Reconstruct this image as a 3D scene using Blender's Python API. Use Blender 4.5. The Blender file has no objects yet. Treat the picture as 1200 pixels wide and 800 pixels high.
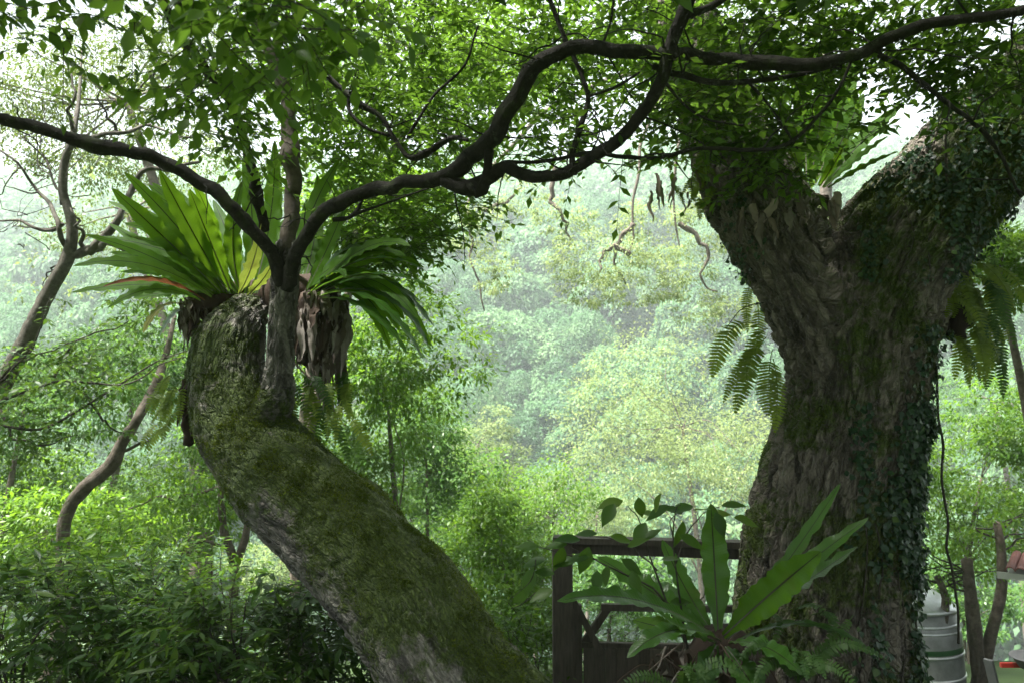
import bpy, math
import numpy as np
from mathutils import Matrix, Vector

rng = np.random.default_rng(11)
S = bpy.context.scene
COL = S.collection

# ------------------------------------------------------------------ camera
CAM_Z = 1.6
PITCH = math.radians(6.0)
cam_data = bpy.data.cameras.new('camera')
cam_data.lens = 28.0
cam_data.sensor_width = 36.0
cam_data.clip_end = 3000.0
cam_data.clip_start = 0.05
cam_data.dof.use_dof = True
cam_data.dof.focus_distance = 5.2
cam_data.dof.aperture_fstop = 4.0
cam = bpy.data.objects.new('camera', cam_data)
cam.location = (0, 0, CAM_Z)
cam.rotation_euler = (math.pi / 2 + PITCH, 0, 0)
COL.objects.link(cam)
S.camera = cam

# ------------------------------------------------------------------ light
SUN_DIR = np.array([-0.36, -0.16, 0.92])
SUN_DIR /= np.linalg.norm(SUN_DIR)
SUN_EL = math.asin(SUN_DIR[2])
SUN_AZ = math.atan2(SUN_DIR[0], SUN_DIR[1])
world = bpy.data.worlds.new('World')
S.world = world
world.use_nodes = True
wn = world.node_tree.nodes
wl = world.node_tree.links
wn.clear()
wout = wn.new('ShaderNodeOutputWorld')
wbg = wn.new('ShaderNodeBackground')
wsky = wn.new('ShaderNodeTexSky')
wsky.sky_type = 'NISHITA'
wsky.sun_disc = False
wsky.sun_elevation = SUN_EL
wsky.sun_rotation = SUN_AZ
wsky.dust_density = 4.0
wmix = wn.new('ShaderNodeMix')
wmix.data_type = 'RGBA'
wmix.inputs[0].default_value = 0.94
wmix.inputs[7].default_value = (1.15, 1.23, 1.3, 1)          # even overcast cloud layer over the clear sky
wl.new(wsky.outputs[0], wmix.inputs[6])
wl.new(wmix.outputs[2], wbg.inputs[0])
wbg.inputs[1].default_value = 0.1
wl.new(wbg.outputs[0], wout.inputs[0])

sun_data = bpy.data.lights.new('sun', 'SUN')
sun_data.energy = 4.6
sun_data.angle = math.radians(9)
sun_data.color = (1.0, 0.985, 0.94)
sun = bpy.data.objects.new('sun', sun_data)
sun.rotation_euler = Vector(SUN_DIR).to_track_quat('Z', 'Y').to_euler()
COL.objects.link(sun)

S.view_settings.view_transform = 'Standard'
S.view_settings.look = 'None'
S.view_settings.gamma = 1.0
S.view_settings.use_curve_mapping = False
S.view_settings.exposure = 3.08
S.cycles.max_bounces = 10
S.cycles.diffuse_bounces = 4
S.cycles.transmission_bounces = 6
S.cycles.volume_bounces = 2
S.cycles.use_denoising = True
HAZE_DENSITY = 0.0012

# ------------------------------------------------------------------ numeric helpers
F_PX = 28.0 / 36.0 * 1200.0
C_F = np.array([0, math.cos(PITCH), math.sin(PITCH)])
C_U = np.array([0, -math.sin(PITCH), math.cos(PITCH)])
C_R = np.array([1.0, 0, 0])
C_O = np.array([0, 0, CAM_Z])


def P(u, v, d):
    """World point seen at photo pixel (u, v), d metres along the viewing axis (used for laying out real places)."""
    return C_O + d * (C_F + (u - 600) / F_PX * C_R + (400 - v) / F_PX * C_U)


def R(px, d):
    return px * d / F_PX


def proj(p):
    q = np.asarray(p) - C_O
    d = q @ C_F
    ds = np.where(np.abs(d) < 1e-3, 1e-3, d)
    return 600 + F_PX * (q @ C_R) / ds, 400 - F_PX * (q @ C_U) / ds, d


def unit(a):
    n = np.linalg.norm(a, axis=-1, keepdims=True)
    return a / np.where(n < 1e-9, 1, n)


def _hash(ix, iy, iz, seed=0):
    with np.errstate(over='ignore'):
        h = (ix.astype(np.int64).astype(np.uint32) * np.uint32(374761393)
             + iy.astype(np.int64).astype(np.uint32) * np.uint32(668265263)
             + iz.astype(np.int64).astype(np.uint32) * np.uint32(2147483647 - 1274126177) + np.uint32((seed * 974711 + 17) % 4294967291))
        h = (h ^ (h >> np.uint32(13))) * np.uint32(1274126177)
        h = (h ^ (h >> np.uint32(15))) * np.uint32(2246822519)
        h = h ^ (h >> np.uint32(16))
    return h.astype(np.float64) / 4294967295.0


def vnoise(p, seed=0):
    i = np.floor(p)
    f = p - i
    f = f * f * (3 - 2 * f)
    out = 0
    for dx in (0, 1):
        wx = f[:, 0] if dx else 1 - f[:, 0]
        for dy in (0, 1):
            wy = f[:, 1] if dy else 1 - f[:, 1]
            for dz in (0, 1):
                wz = f[:, 2] if dz else 1 - f[:, 2]
                out = out + wx * wy * wz * _hash(i[:, 0] + dx, i[:, 1] + dy, i[:, 2] + dz, seed)
    return out * 2 - 1


def fbm(p, octaves=4, seed=0):
    a, s, out = 1.0, 1.0, 0
    for k in range(octaves):
        out = out + a * vnoise(p * s + 13.7 * k, seed + k)
        a *= 0.5
        s *= 2.03
    return out


def worley(p, seed=0):
    i = np.floor(p)
    f1 = np.full(len(p), 9.0)
    f2 = np.full(len(p), 9.0)
    cid = np.zeros(len(p))
    for dx in (-1, 0, 1):
        for dy in (-1, 0, 1):
            for dz in (-1, 0, 1):
                c = i + np.array([dx, dy, dz])
                h = [_hash(c[:, 0], c[:, 1], c[:, 2], seed + k) for k in (1, 2, 3)]
                d = (c[:, 0] + h[0] - p[:, 0]) ** 2 + (c[:, 1] + h[1] - p[:, 1]) ** 2 + (c[:, 2] + h[2] - p[:, 2]) ** 2
                near = d < f1
                f2 = np.where(near, f1, np.minimum(f2, d))
                cid = np.where(near, h[0], cid)
                f1 = np.where(near, d, f1)
    return np.sqrt(f1), np.sqrt(f2), cid


def smooth01(a, lo, hi):
    t = np.clip((a - lo) / (hi - lo), 0, 1)
    return t * t * (3 - 2 * t)


def catmull(ctrl, step):
    """Resample control rows (any number of columns, first three are xyz) to about STEP metres."""
    c = np.asarray(ctrl, float)
    c = np.vstack([2 * c[0] - c[1], c, 2 * c[-1] - c[-2]])
    out = []
    for k in range(1, len(c) - 2):
        p0, p1, p2, p3 = c[k - 1], c[k], c[k + 1], c[k + 2]
        n = max(2, int(np.linalg.norm(p2[:3] - p1[:3]) / step))
        t = (np.arange(n) / n)[:, None]
        out.append(0.5 * (2 * p1 + (p2 - p0) * t + (2 * p0 - 5 * p1 + 4 * p2 - p3) * t ** 2 + (3 * p1 - p0 - 3 * p2 + p3) * t ** 3))
    out.append(c[-2][None])
    return np.vstack(out)


def frames(pts):
    T = unit(np.gradient(pts, axis=0))
    N = np.zeros_like(pts)
    a = np.array([0, 1.0, 0]) if abs(T[0][1]) < 0.8 else np.array([1.0, 0, 0])
    n = unit(a - T[0] * (a @ T[0]))
    for k in range(len(pts)):
        n = unit(n - T[k] * (n @ T[k]))
        N[k] = n
    return T, N, np.cross(T, N)


def tube(pts, rad, seg=8, rough=0.0, seed=0, cap=True):
    """(verts, [quads, tris]) of a tube with uneven radius along PTS."""
    pts = np.asarray(pts, float)
    rad = np.broadcast_to(np.asarray(rad, float), (len(pts),))
    T, N, B = frames(pts)
    a = np.arange(seg) / seg * 2 * math.pi
    ring = np.cos(a)[None, :, None] * N[:, None, :] + np.sin(a)[None, :, None] * B[:, None, :]
    r = np.repeat(rad[:, None], seg, 1)
    if rough:
        q = (pts[:, None, :] + ring * rad[:, None, None]).reshape(-1, 3)
        k = 1.2 / max(rad.mean(), 1e-4)
        r = r * (1 + rough * fbm(q * k, 2, seed).reshape(r.shape))
    V = (pts[:, None, :] + ring * r[:, :, None]).reshape(-1, 3)
    m = len(pts)
    i = np.arange(m - 1)[:, None] * seg
    j = np.arange(seg)[None]
    jn = (j + 1) % seg
    Q = np.stack([i + j, i + jn, i + seg + jn, i + seg + j], -1).reshape(-1, 4)
    if not cap:
        return V, [Q]
    V = np.vstack([V, pts[0] - T[0] * rad[0] * 0.4, pts[-1] + T[-1] * rad[-1] * 0.6])
    t0 = np.stack([np.full(seg, m * seg), jn[0], j[0]], -1)
    t1 = np.stack([np.full(seg, m * seg + 1), (m - 1) * seg + j[0], (m - 1) * seg + jn[0]], -1)
    return V, [Q, np.vstack([t0, t1])]


def join(meshes):
    Vs, Fs, off = [], [], 0
    for V, F in meshes:
        Vs.append(V)
        for f in (F if isinstance(F, list) else [F]):
            Fs.append(f + off)
        off += len(V)
    q = [f for f in Fs if f.shape[1] == 4]
    t = [f for f in Fs if f.shape[1] == 3]
    out = []
    if q:
        out.append(np.vstack(q))
    if t:
        out.append(np.vstack(t))
    return np.vstack(Vs), out


def box(c, s, rz=0.0, rx=0.0, ry=0.0):
    """A box with slightly broken (bevelled) long edges: centre C, size S."""
    s = np.asarray(s, float) / 2
    b = min(0.006, s.min() * 0.25)
    ring = np.array([(-1, -1), (1, -1), (1, 1), (-1, 1)])
    rows = []
    for z, ins in ((-s[2], b), (-s[2] + b, 0), (s[2] - b, 0), (s[2], b)):
        pr = []
        for sx, sy in ring:
            pr.append((sx * (s[0] - ins), sy * (s[1] - ins), z))
        rows.append(pr)
    V = np.array(rows).reshape(-1, 3)
    Q = []
    for k in range(3):
        for j in range(4):
            a, bb = k * 4 + j, k * 4 + (j + 1) % 4
            Q.append((a, bb, bb + 4, a + 4))
    Q += [(3, 2, 1, 0), (12, 13, 14, 15)]
    M = np.array(Matrix.Rotation(rz, 3, 'Z') @ Matrix.Rotation(ry, 3, 'Y') @ Matrix.Rotation(rx, 3, 'X'))
    return V @ M.T + np.asarray(c), [np.array(Q)]


def beam(p0, p1, w, h):
    """A timber of width W (horizontal) and height H between two points."""
    p0, p1 = np.asarray(p0, float), np.asarray(p1, float)
    L = np.linalg.norm(p1 - p0)
    V, F = box((0, 0, 0), (w, h, L))
    q = Vector(p1 - p0).to_track_quat('Z', 'Y')
    M = np.array(q.to_matrix())
    return V @ M.T + (p0 + p1) / 2, F


def lathe(profile, seg=40):
    pr = np.asarray(profile, float)
    a = np.arange(seg) / seg * 2 * math.pi
    V = np.stack([pr[:, None, 0] * np.cos(a), pr[:, None, 0] * np.sin(a), np.repeat(pr[:, 1][:, None], seg, 1)], -1).reshape(-1, 3)
    m = len(pr)
    i = np.arange(m - 1)[:, None] * seg
    j = np.arange(seg)[None]
    jn = (j + 1) % seg
    return V, [np.stack([i + j, i + jn, i + seg + jn, i + seg + j], -1).reshape(-1, 4)]


# ------------------------------------------------------------------ object helpers
WLOC = {}


def make_mesh(name, V, F, attrs=None, smooth=True):
    F = [f for f in (F if isinstance(F, list) else [F]) if len(f)]
    me = bpy.data.meshes.new(name)
    V = np.asarray(V, np.float32)
    me.vertices.add(len(V))
    me.vertices.foreach_set('co', V.ravel())
    loops = np.concatenate([f.ravel() for f in F]).astype(np.int32)
    tot = np.concatenate([np.full(len(f), f.shape[1]) for f in F])
    start = np.concatenate([[0], np.cumsum(tot)[:-1]]).astype(np.int32)
    me.loops.add(len(loops))
    me.loops.foreach_set('vertex_index', loops)
    me.polygons.add(len(tot))
    me.polygons.foreach_set('loop_start', start)
    me.update(calc_edges=True)
    me.polygons.foreach_set('use_smooth', np.full(len(tot), bool(smooth)))
    for k, a in (attrs or {}).items():
        a = np.asarray(a, np.float32)
        if a.ndim == 1:
            me.attributes.new(k, 'FLOAT', 'POINT').data.foreach_set('value', a)
        else:
            me.attributes.new(k, 'FLOAT_VECTOR', 'POINT').data.foreach_set('vector', a.ravel())
    return me


def props(o, label=None, cat=None, group=None, kind=None):
    for k, v in (('label', label), ('category', cat), ('group', group), ('kind', kind)):
        if v:
            o[k] = v
    return o


def thing(name, base, label, cat, group=None):
    o = bpy.data.objects.new(name, None)
    o.empty_display_size = 0.2
    o.location = base
    COL.objects.link(o)
    WLOC[o.name] = np.array(base, float)
    return props(o, label, cat, group)


def part(name, V, F, mat, parent=None, attrs=None, smooth=True, kind=None, label=None):
    base = WLOC[parent.name] if parent is not None else np.zeros(3)
    me = make_mesh(name, np.asarray(V) - base, F, attrs, smooth)
    me.materials.append(mat)
    o = bpy.data.objects.new(name, me)
    if parent is not None:
        o.parent = parent
    WLOC[o.name] = base.copy()
    COL.objects.link(o)
    return props(o, label=label, kind=kind)


def solo(name, V, F, mat, base, label, cat, group=None, attrs=None, smooth=True, kind=None):
    """A thing (or structure) that is one mesh, origin at BASE."""
    base = np.asarray(base, float)
    me = make_mesh(name, np.asarray(V) - base, F, attrs, smooth)
    me.materials.append(mat)
    o = bpy.data.objects.new(name, me)
    o.location = base
    COL.objects.link(o)
    WLOC[o.name] = base
    return props(o, label, cat, group, kind)


# ------------------------------------------------------------------ materials
class NT:
    def __init__(self, name):
        self.m = bpy.data.materials.new(name)
        self.m.use_nodes = True
        self.t = self.m.node_tree
        self.t.nodes.clear()
        self.out = self.n('ShaderNodeOutputMaterial')

    def n(self, kind, **kw):
        x = self.t.nodes.new(kind)
        for k, v in kw.items():
            setattr(x, k, v)
        return x

    def l(self, a, b):
        self.t.links.new(a, b)

    def attr(self, name):
        return self.n('ShaderNodeAttribute', attribute_name=name)

    def noise(self, vec, scale, detail=4.0, rough=0.55):
        x = self.n('ShaderNodeTexNoise')
        x.inputs['Scale'].default_value = scale
        x.inputs['Detail'].default_value = detail
        x.inputs['Roughness'].default_value = rough
        if vec is not None:
            self.l(vec, x.inputs['Vector'])
        return x.outputs['Fac']

    def ramp(self, fac, stops):
        x = self.n('ShaderNodeValToRGB')
        e = x.color_ramp.elements
        while len(e) < len(stops):
            e.new(0.5)
        for el, (p, c) in zip(e, stops):
            el.position = p
            el.color = (*c, 1) if len(c) == 3 else c
        self.l(fac, x.inputs[0])
        return x.outputs[0]

    def math(self, op, a, b=0.0, clamp=False):
        x = self.n('ShaderNodeMath', operation=op, use_clamp=clamp)
        for i, s in enumerate((a, b)):
            if isinstance(s, (int, float)):
                x.inputs[i].default_value = s
            else:
                self.l(s, x.inputs[i])
        return x.outputs[0]

    def mix(self, fac, a, b, blend='MIX'):
        x = self.n('ShaderNodeMix', data_type='RGBA', blend_type=blend)
        for i, s in ((0, fac), (6, a), (7, b)):
            if isinstance(s, (int, float)):
                x.inputs[i].default_value = s
            elif isinstance(s, tuple):
                x.inputs[i].default_value = (*s, 1)
            else:
                self.l(s, x.inputs[i])
        return x.outputs[2]

    def bump(self, h, strength, dist):
        x = self.n('ShaderNodeBump')
        x.inputs['Strength'].default_value = strength
        x.inputs['Distance'].default_value = dist
        self.l(h, x.inputs['Height'])
        return x.outputs[0]

    def bsdf(self, color, rough=0.7, spec=0.3, metal=0.0, normal=None):
        b = self.n('ShaderNodeBsdfPrincipled')
        if isinstance(color, tuple):
            b.inputs['Base Color'].default_value = (*color, 1)
        else:
            self.l(color, b.inputs['Base Color'])
        if isinstance(rough, (int, float)):
            b.inputs['Roughness'].default_value = rough
        else:
            self.l(rough, b.inputs['Roughness'])
        b.inputs['Specular IOR Level'].default_value = spec
        b.inputs['Metallic'].default_value = metal
        if normal is not None:
            self.l(normal, b.inputs['Normal'])
        return b.outputs[0]

    def done(self, sh):
        self.l(sh, self.out.inputs['Surface'])
        return self.m


def leaf_mat(name, stops, tint, trans=0.45, rough=0.45, spec=0.22, by_tree=False):
    """Thin leaf: reflects by STOPS (varies leaf to leaf), lets light through in TINT."""
    t = NT(name)
    a = t.attr('rnd').outputs['Fac']
    oi = t.n('ShaderNodeObjectInfo').outputs['Random']
    if by_tree:                    # every tree has a tone of its own
        f = t.math('ADD', t.math('MULTIPLY', a, 0.72), t.math('MULTIPLY', oi, 0.28))
    else:
        f = t.math('FRACT', t.math('ADD', a, oi))
    col = t.ramp(f, stops)
    s = t.bsdf(col, rough, spec)
    tr = t.n('ShaderNodeBsdfTranslucent')
    t.l(t.mix(0.75, col, t.ramp(f, [(0, tuple(0.75 * c for c in tint)), (1, tint)])), tr.inputs['Color'])
    m = t.n('ShaderNodeMixShader')
    m.inputs[0].default_value = trans
    t.l(s, m.inputs[1])
    t.l(tr.outputs[0], m.inputs[2])
    return t.done(m.outputs[0])


M = {}
M['leaf_canopy'] = leaf_mat('canopy leaf', [(0, (0.022, 0.055, 0.010)), (0.5, (0.04, 0.085, 0.014)), (0.93, (0.065, 0.115, 0.018)), (1, (0.12, 0.13, 0.03))], (0.26, 0.48, 0.04), 0.53, 0.42)
M['leaf_dark'] = leaf_mat('dark canopy leaf', [(0, (0.016, 0.042, 0.012)), (1, (0.04, 0.075, 0.016))], (0.10, 0.22, 0.03), 0.35, 0.38)
M['leaf_shrub'] = leaf_mat('shrub leaf', [(0, (0.018, 0.055, 0.009)), (0.7, (0.038, 0.09, 0.012)), (1, (0.075, 0.13, 0.015))], (0.17, 0.31, 0.025), 0.40, 0.42, 0.25)
M['leaf_bright'] = leaf_mat('bright leaf', [(0, (0.028, 0.085, 0.008)), (0.6, (0.065, 0.135, 0.013)), (1, (0.12, 0.18, 0.022))], (0.25, 0.44, 0.025), 0.45, 0.4, by_tree=True)
M['leaf_airy'] = leaf_mat('airy crown leaf', [(0, (0.035, 0.07, 0.008)), (0.7, (0.07, 0.11, 0.012)), (1, (0.12, 0.14, 0.018))], (0.20, 0.28, 0.025), 0.3, 0.55)
M['leaf_mid'] = leaf_mat('mid green leaf', [(0, (0.03, 0.08, 0.018)), (1, (0.065, 0.13, 0.025))], (0.2, 0.38, 0.06), 0.42, 0.4)
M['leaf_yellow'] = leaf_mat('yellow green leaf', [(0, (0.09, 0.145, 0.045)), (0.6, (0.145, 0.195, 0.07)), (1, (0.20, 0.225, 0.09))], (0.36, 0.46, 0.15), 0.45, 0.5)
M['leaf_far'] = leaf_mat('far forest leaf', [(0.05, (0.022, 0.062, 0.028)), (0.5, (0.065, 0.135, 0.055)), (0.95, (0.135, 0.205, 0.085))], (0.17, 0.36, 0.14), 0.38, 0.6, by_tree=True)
M['ivy'] = leaf_mat('ivy leaf', [(0, (0.012, 0.035, 0.016)), (0.85, (0.025, 0.06, 0.022)), (1, (0.06, 0.10, 0.02))], (0.06, 0.13, 0.02), 0.2, 0.42, 0.3)
M['moss'] = leaf_mat('moss', [(0, (0.03, 0.053, 0.005)), (0.6, (0.068, 0.108, 0.009)), (1, (0.12, 0.155, 0.016))], (0.15, 0.18, 0.02), 0.25, 0.9, 0.1)
M['fern'] = leaf_mat('fern frond green', [(0, (0.06, 0.11, 0.012)), (1, (0.12, 0.17, 0.02))], (0.36, 0.46, 0.05), 0.5, 0.5)
M['fern_dark'] = leaf_mat('fern frond dark', [(0, (0.02, 0.055, 0.012)), (1, (0.045, 0.09, 0.018))], (0.15, 0.27, 0.04), 0.4, 0.5)


def strap_mat(name, lo, hi, tint, trans, rough, brown=0.15, spec=0.13):
    """Bird's-nest-fern blade: dark midrib, fine side veins, browned patches."""
    t = NT(name)
    fx = t.attr('fx').outputs['Fac']
    ft = t.attr('ft').outputs['Fac']
    geo = t.n('ShaderNodeTexCoord').outputs['Object']
    oi = t.n('ShaderNodeObjectInfo').outputs['Random']
    ax = t.math('ABSOLUTE', fx)
    vein = t.math('SINE', t.math('SUBTRACT', t.math('MULTIPLY', ft, 330.0), t.math('MULTIPLY', ax, 9.0)))
    n = t.noise(geo, 9.0, 3)
    f = t.math('ADD', t.math('MULTIPLY', n, 0.7), t.math('MULTIPLY', oi, 0.4), True)
    col = t.ramp(f, [(0.1, lo), (0.9, hi)])
    blotch = t.math('MULTIPLY', t.ramp(t.noise(geo, 6.0, 5, 0.65), [(0.60, (0, 0, 0)), (0.72, (1, 1, 1))]), brown * 4, True)
    col = t.mix(blotch, col, (0.10, 0.065, 0.02))
    tipb = t.ramp(t.math('ADD', ft, t.math('MULTIPLY', t.math('SUBTRACT', t.noise(geo, 14.0, 4), 0.5), 0.35)), [(0.94, (0, 0, 0)), (1.0, (1, 1, 1))])
    blotch = t.math('MAXIMUM', blotch, t.math('MULTIPLY', tipb, 0.8))
    rib = t.ramp(ax, [(0.03, (1, 1, 1)), (0.075, (0, 0, 0))])
    col = t.mix(rib, col, (0.03, 0.022, 0.012))
    nb = t.bump(t.math('ADD', t.math('MULTIPLY', vein, 0.3), t.math('MULTIPLY', n, 1.2)), 0.22, 0.006)
    s = t.bsdf(col, rough, spec, 0, nb)
    tr = t.n('ShaderNodeBsdfTranslucent')
    tc = t.ramp(f, [(0.0, tuple(0.6 * c for c in tint)), (1, tint)])
    tc = t.mix(blotch, tc, (0.12, 0.08, 0.02))
    tc = t.mix(t.math('MULTIPLY', rib, 0.9), tc, (0.01, 0.008, 0.002))
    tc = t.mix(t.math('MULTIPLY', t.math('GREATER_THAN', vein, 0.6), 0.10), tc, (0.10, 0.2, 0.01))
    t.l(tc, tr.inputs['Color'])
    m = t.n('ShaderNodeMixShader')
    m.inputs[0].default_value = trans
    t.l(s, m.inputs[1])
    t.l(tr.outputs[0], m.inputs[2])
    return t.done(m.outputs[0])


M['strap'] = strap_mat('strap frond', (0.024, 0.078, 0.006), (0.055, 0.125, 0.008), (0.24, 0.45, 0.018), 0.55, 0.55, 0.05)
M['strap_shade'] = strap_mat('strap frond shade green', (0.018, 0.062, 0.008), (0.042, 0.11, 0.013), (0.15, 0.32, 0.022), 0.40, 0.33, 0.06, 0.42)  # darker copy of the strap frond, with shade put into its green
M['strap_old'] = strap_mat('old strap frond', (0.12, 0.13, 0.03), (0.2, 0.19, 0.06), (0.42, 0.52, 0.07), 0.45, 0.6, 0.12)
M['strap_red'] = strap_mat('withered red brown frond', (0.14, 0.045, 0.015), (0.2, 0.07, 0.02), (0.25, 0.06, 0.015), 0.25, 0.6, 0.3)


def bark_mat(name, dark, light, moss=0.0, lichen=0.3, bump=0.6):
    t = NT(name)
    b = t.attr('bark').outputs['Vector']
    geo = t.n('ShaderNodeTexCoord').outputs['Object']
    n1 = t.noise(b, 14.0, 6, 0.65)
    n2 = t.noise(geo, 2.3, 4)
    n3 = t.noise(geo, 60.0, 4, 0.7)
    cell = t.attr('plate').outputs['Fac']
    f = t.math('ADD', t.math('MULTIPLY', n1, 0.5), t.math('ADD', t.math('MULTIPLY', n2, 0.2), t.math('MULTIPLY', cell, 0.5)))
    col = t.ramp(f, [(0.34, dark), (0.74, light)])
    spot = t.ramp(t.noise(geo, 22.0, 5, 0.7), [(0.60, (0, 0, 0)), (0.68, (1, 1, 1))])
    col = t.mix(t.math('MULTIPLY', spot, lichen), col, (0.27, 0.27, 0.23))
    flake = t.ramp(t.noise(b, 38.0, 5, 0.7), [(0.5, (0, 0, 0)), (0.62, (1, 1, 1))])
    col = t.mix(t.math('MULTIPLY', flake, 0.25), col, tuple(1.35 * c for c in light))
    mm = t.attr('moss').outputs['Fac']
    mf = t.math('ADD', mm, t.math('MULTIPLY', t.math('SUBTRACT', t.noise(geo, 18.0, 6, 0.7), 0.5), 1.1))
    mf = t.math('MULTIPLY', t.ramp(mf, [(0.42, (0, 0, 0)), (0.62, (1, 1, 1))]), moss)
    mcol = t.ramp(n3, [(0.3, (0.03, 0.054, 0.005)), (0.7, (0.088, 0.13, 0.011))])
    col = t.mix(mf, col, mcol)
    h = t.math('ADD', t.math('MULTIPLY', t.noise(b, 45.0, 5, 0.75), 1.0), t.math('MULTIPLY', n3, 0.5))
    wv = t.n('ShaderNodeVectorMath', operation='MULTIPLY_ADD')
    nc_ = t.n('ShaderNodeTexNoise')
    nc_.inputs['Scale'].default_value = 9.0
    nc_.inputs['Detail'].default_value = 4.0
    t.l(b, nc_.inputs['Vector'])
    t.l(nc_.outputs['Color'], wv.inputs[0])
    wv.inputs[1].default_value = (0.07, 0.07, 0.07)
    t.l(b, wv.inputs[2])
    hs = None
    for sc, wt in ((30.0, 1.0), (75.0, 0.45)):
        vo = t.n('ShaderNodeTexVoronoi', feature='DISTANCE_TO_EDGE')
        vo.inputs['Scale'].default_value = sc
        t.l(wv.outputs[0], vo.inputs['Vector'])
        e = t.math('MULTIPLY', t.ramp(vo.outputs['Distance'], [(0.0, (0, 0, 0)), (0.16, (1, 1, 1))]), wt)
        hs = e if hs is None else t.math('ADD', hs, e)
    h = t.math('ADD', hs, t.math('MULTIPLY', h, 0.5))
    nb = t.bump(h, 1.0, 0.028)
    return t.done(t.bsdf(col, 0.68, 0.35, 0, nb))


M['bark_mossy'] = bark_mat('mossy grey bark', (0.036, 0.031, 0.025), (0.24, 0.22, 0.185), 0.95, 0.25)
M['bark_big'] = bark_mat('furrowed dark bark', (0.034, 0.027, 0.02), (0.235, 0.2, 0.16), 0.95, 0.12)


def plain_bark(name, dark, light, scale=18.0):
    t = NT(name)
    geo = t.n('ShaderNodeTexCoord').outputs['Object']
    n = t.noise(geo, scale, 6, 0.65)
    n2 = t.noise(geo, scale * 5, 4, 0.7)
    col = t.ramp(n, [(0.3, dark), (0.7, light)])
    col = t.mix(t.math('MULTIPLY', t.ramp(t.noise(geo, 16.0, 6, 0.75), [(0.58, (0, 0, 0)), (0.66, (1, 1, 1))]), 0.4), col, (0.16, 0.17, 0.12))   # lichen
    col = t.mix(t.math('MULTIPLY', t.ramp(t.noise(geo, 4.5, 5, 0.7), [(0.56, (0, 0, 0)), (0.66, (1, 1, 1))]), 0.6), col, (0.04, 0.055, 0.012))   # moss film
    return t.done(t.bsdf(col, 0.8, 0.25, 0, t.bump(t.math('ADD', n, t.math('MULTIPLY', n2, 0.8)), 1.0, 0.014)))


M['bark_branch'] = plain_bark('dark branch bark', (0.012, 0.010, 0.008), (0.045, 0.038, 0.031), 26)
M['bark_grey'] = plain_bark('grey branch bark', (0.05, 0.043, 0.033), (0.14, 0.123, 0.098), 20)
M['bark_brown'] = plain_bark('brown trunk bark', (0.05, 0.04, 0.03), (0.16, 0.13, 0.1), 12)
M['twig'] = plain_bark('twig bark', (0.03, 0.025, 0.018), (0.07, 0.06, 0.045), 30)


def dead_mat(name, stops):
    t = NT(name)
    a = t.math('FRACT', t.math('ADD', t.attr('rnd').outputs['Fac'], t.n('ShaderNodeObjectInfo').outputs['Random']))
    geo = t.n('ShaderNodeTexCoord').outputs['Object']
    f = t.math('ADD', t.math('MULTIPLY', a, 0.6), t.math('MULTIPLY', t.noise(geo, 25, 5), 0.5), True)
    return t.done(t.bsdf(t.ramp(f, stops), 0.8, 0.2, 0, t.bump(t.noise(geo, 90, 4), 0.5, 0.004)))


M['dead'] = dead_mat('withered frond', [(0.1, (0.05, 0.038, 0.03)), (0.5, (0.12, 0.097, 0.078)), (0.9, (0.27, 0.24, 0.21))])
M['root'] = dead_mat('fibrous fern root', [(0.1, (0.02, 0.013, 0.009)), (0.9, (0.075, 0.05, 0.035))])
M['dead_pale'] = dead_mat('pale dry leaf', [(0.1, (0.12, 0.085, 0.06)), (0.9, (0.38, 0.31, 0.26))])


def wood_mat(name, dark, light):
    t = NT(name)
    geo = t.n('ShaderNodeTexCoord').outputs['Object']
    mp = t.n('ShaderNodeMapping')
    mp.inputs['Scale'].default_value = (1, 1, 0.12)
    t.l(geo, mp.inputs['Vector'])
    oi = t.n('ShaderNodeObjectInfo').outputs['Random']
    n = t.noise(mp.outputs[0], 55, 6, 0.7)
    n2 = t.noise(geo, 5, 3)
    f = t.math('ADD', t.math('MULTIPLY', n, 0.6), t.math('ADD', t.math('MULTIPLY', n2, 0.25), t.math('MULTIPLY', oi, 0.15)))
    return t.done(t.bsdf(t.ramp(f, [(0.3, dark), (0.7, light)]), 0.8, 0.25, 0, t.bump(n, 0.6, 0.004)))


M['wood'] = wood_mat('weathered dark timber', (0.04, 0.033, 0.026), (0.14, 0.118, 0.094))


def simple(name, col, rough, metal=0.0, spec=0.4, var=0.15, scale=12):
    t = NT(name)
    geo = t.n('ShaderNodeTexCoord').outputs['Object']
    n = t.noise(geo, scale, 5, 0.65)
    c = t.ramp(n, [(0.25, tuple(x * (1 - var) for x in col)), (0.75, tuple(min(1, x * (1 + var)) for x in col))])
    return t.done(t.bsdf(c, rough, spec, metal, t.bump(n, 0.15, 0.003)))


M['steel'] = simple('dull stainless steel', (0.55, 0.56, 0.56), 0.4, 0.8, 0.5, 0.25, 7)
M['steel_dark'] = simple('stained steel', (0.22, 0.225, 0.22), 0.5, 0.4, 0.5, 0.3, 7)
M['green_paint'] = simple('green painted band', (0.02, 0.085, 0.022), 0.5, 0, 0.4, 0.25)
M['roof_tile'] = simple('red brown roof tile', (0.12, 0.05, 0.042), 0.75, 0, 0.3, 0.35, 9)
M['white_paint'] = simple('stained white paint', (0.40, 0.40, 0.36), 0.8, 0, 0.3, 0.2, 6)
M['red_plastic'] = simple('red plastic', (0.42, 0.035, 0.025), 0.4, 0, 0.5, 0.15)
M['grey_plastic'] = simple('grey plastic', (0.11, 0.11, 0.11), 0.7, 0, 0.4, 0.2)
M['soil'] = simple('damp soil', (0.05, 0.038, 0.025), 0.95, 0, 0.1, 0.5, 3)
M['hill_soil'] = simple('overgrown slope', (0.028, 0.045, 0.016), 0.95, 0, 0.1, 0.5, 0.4)

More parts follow.
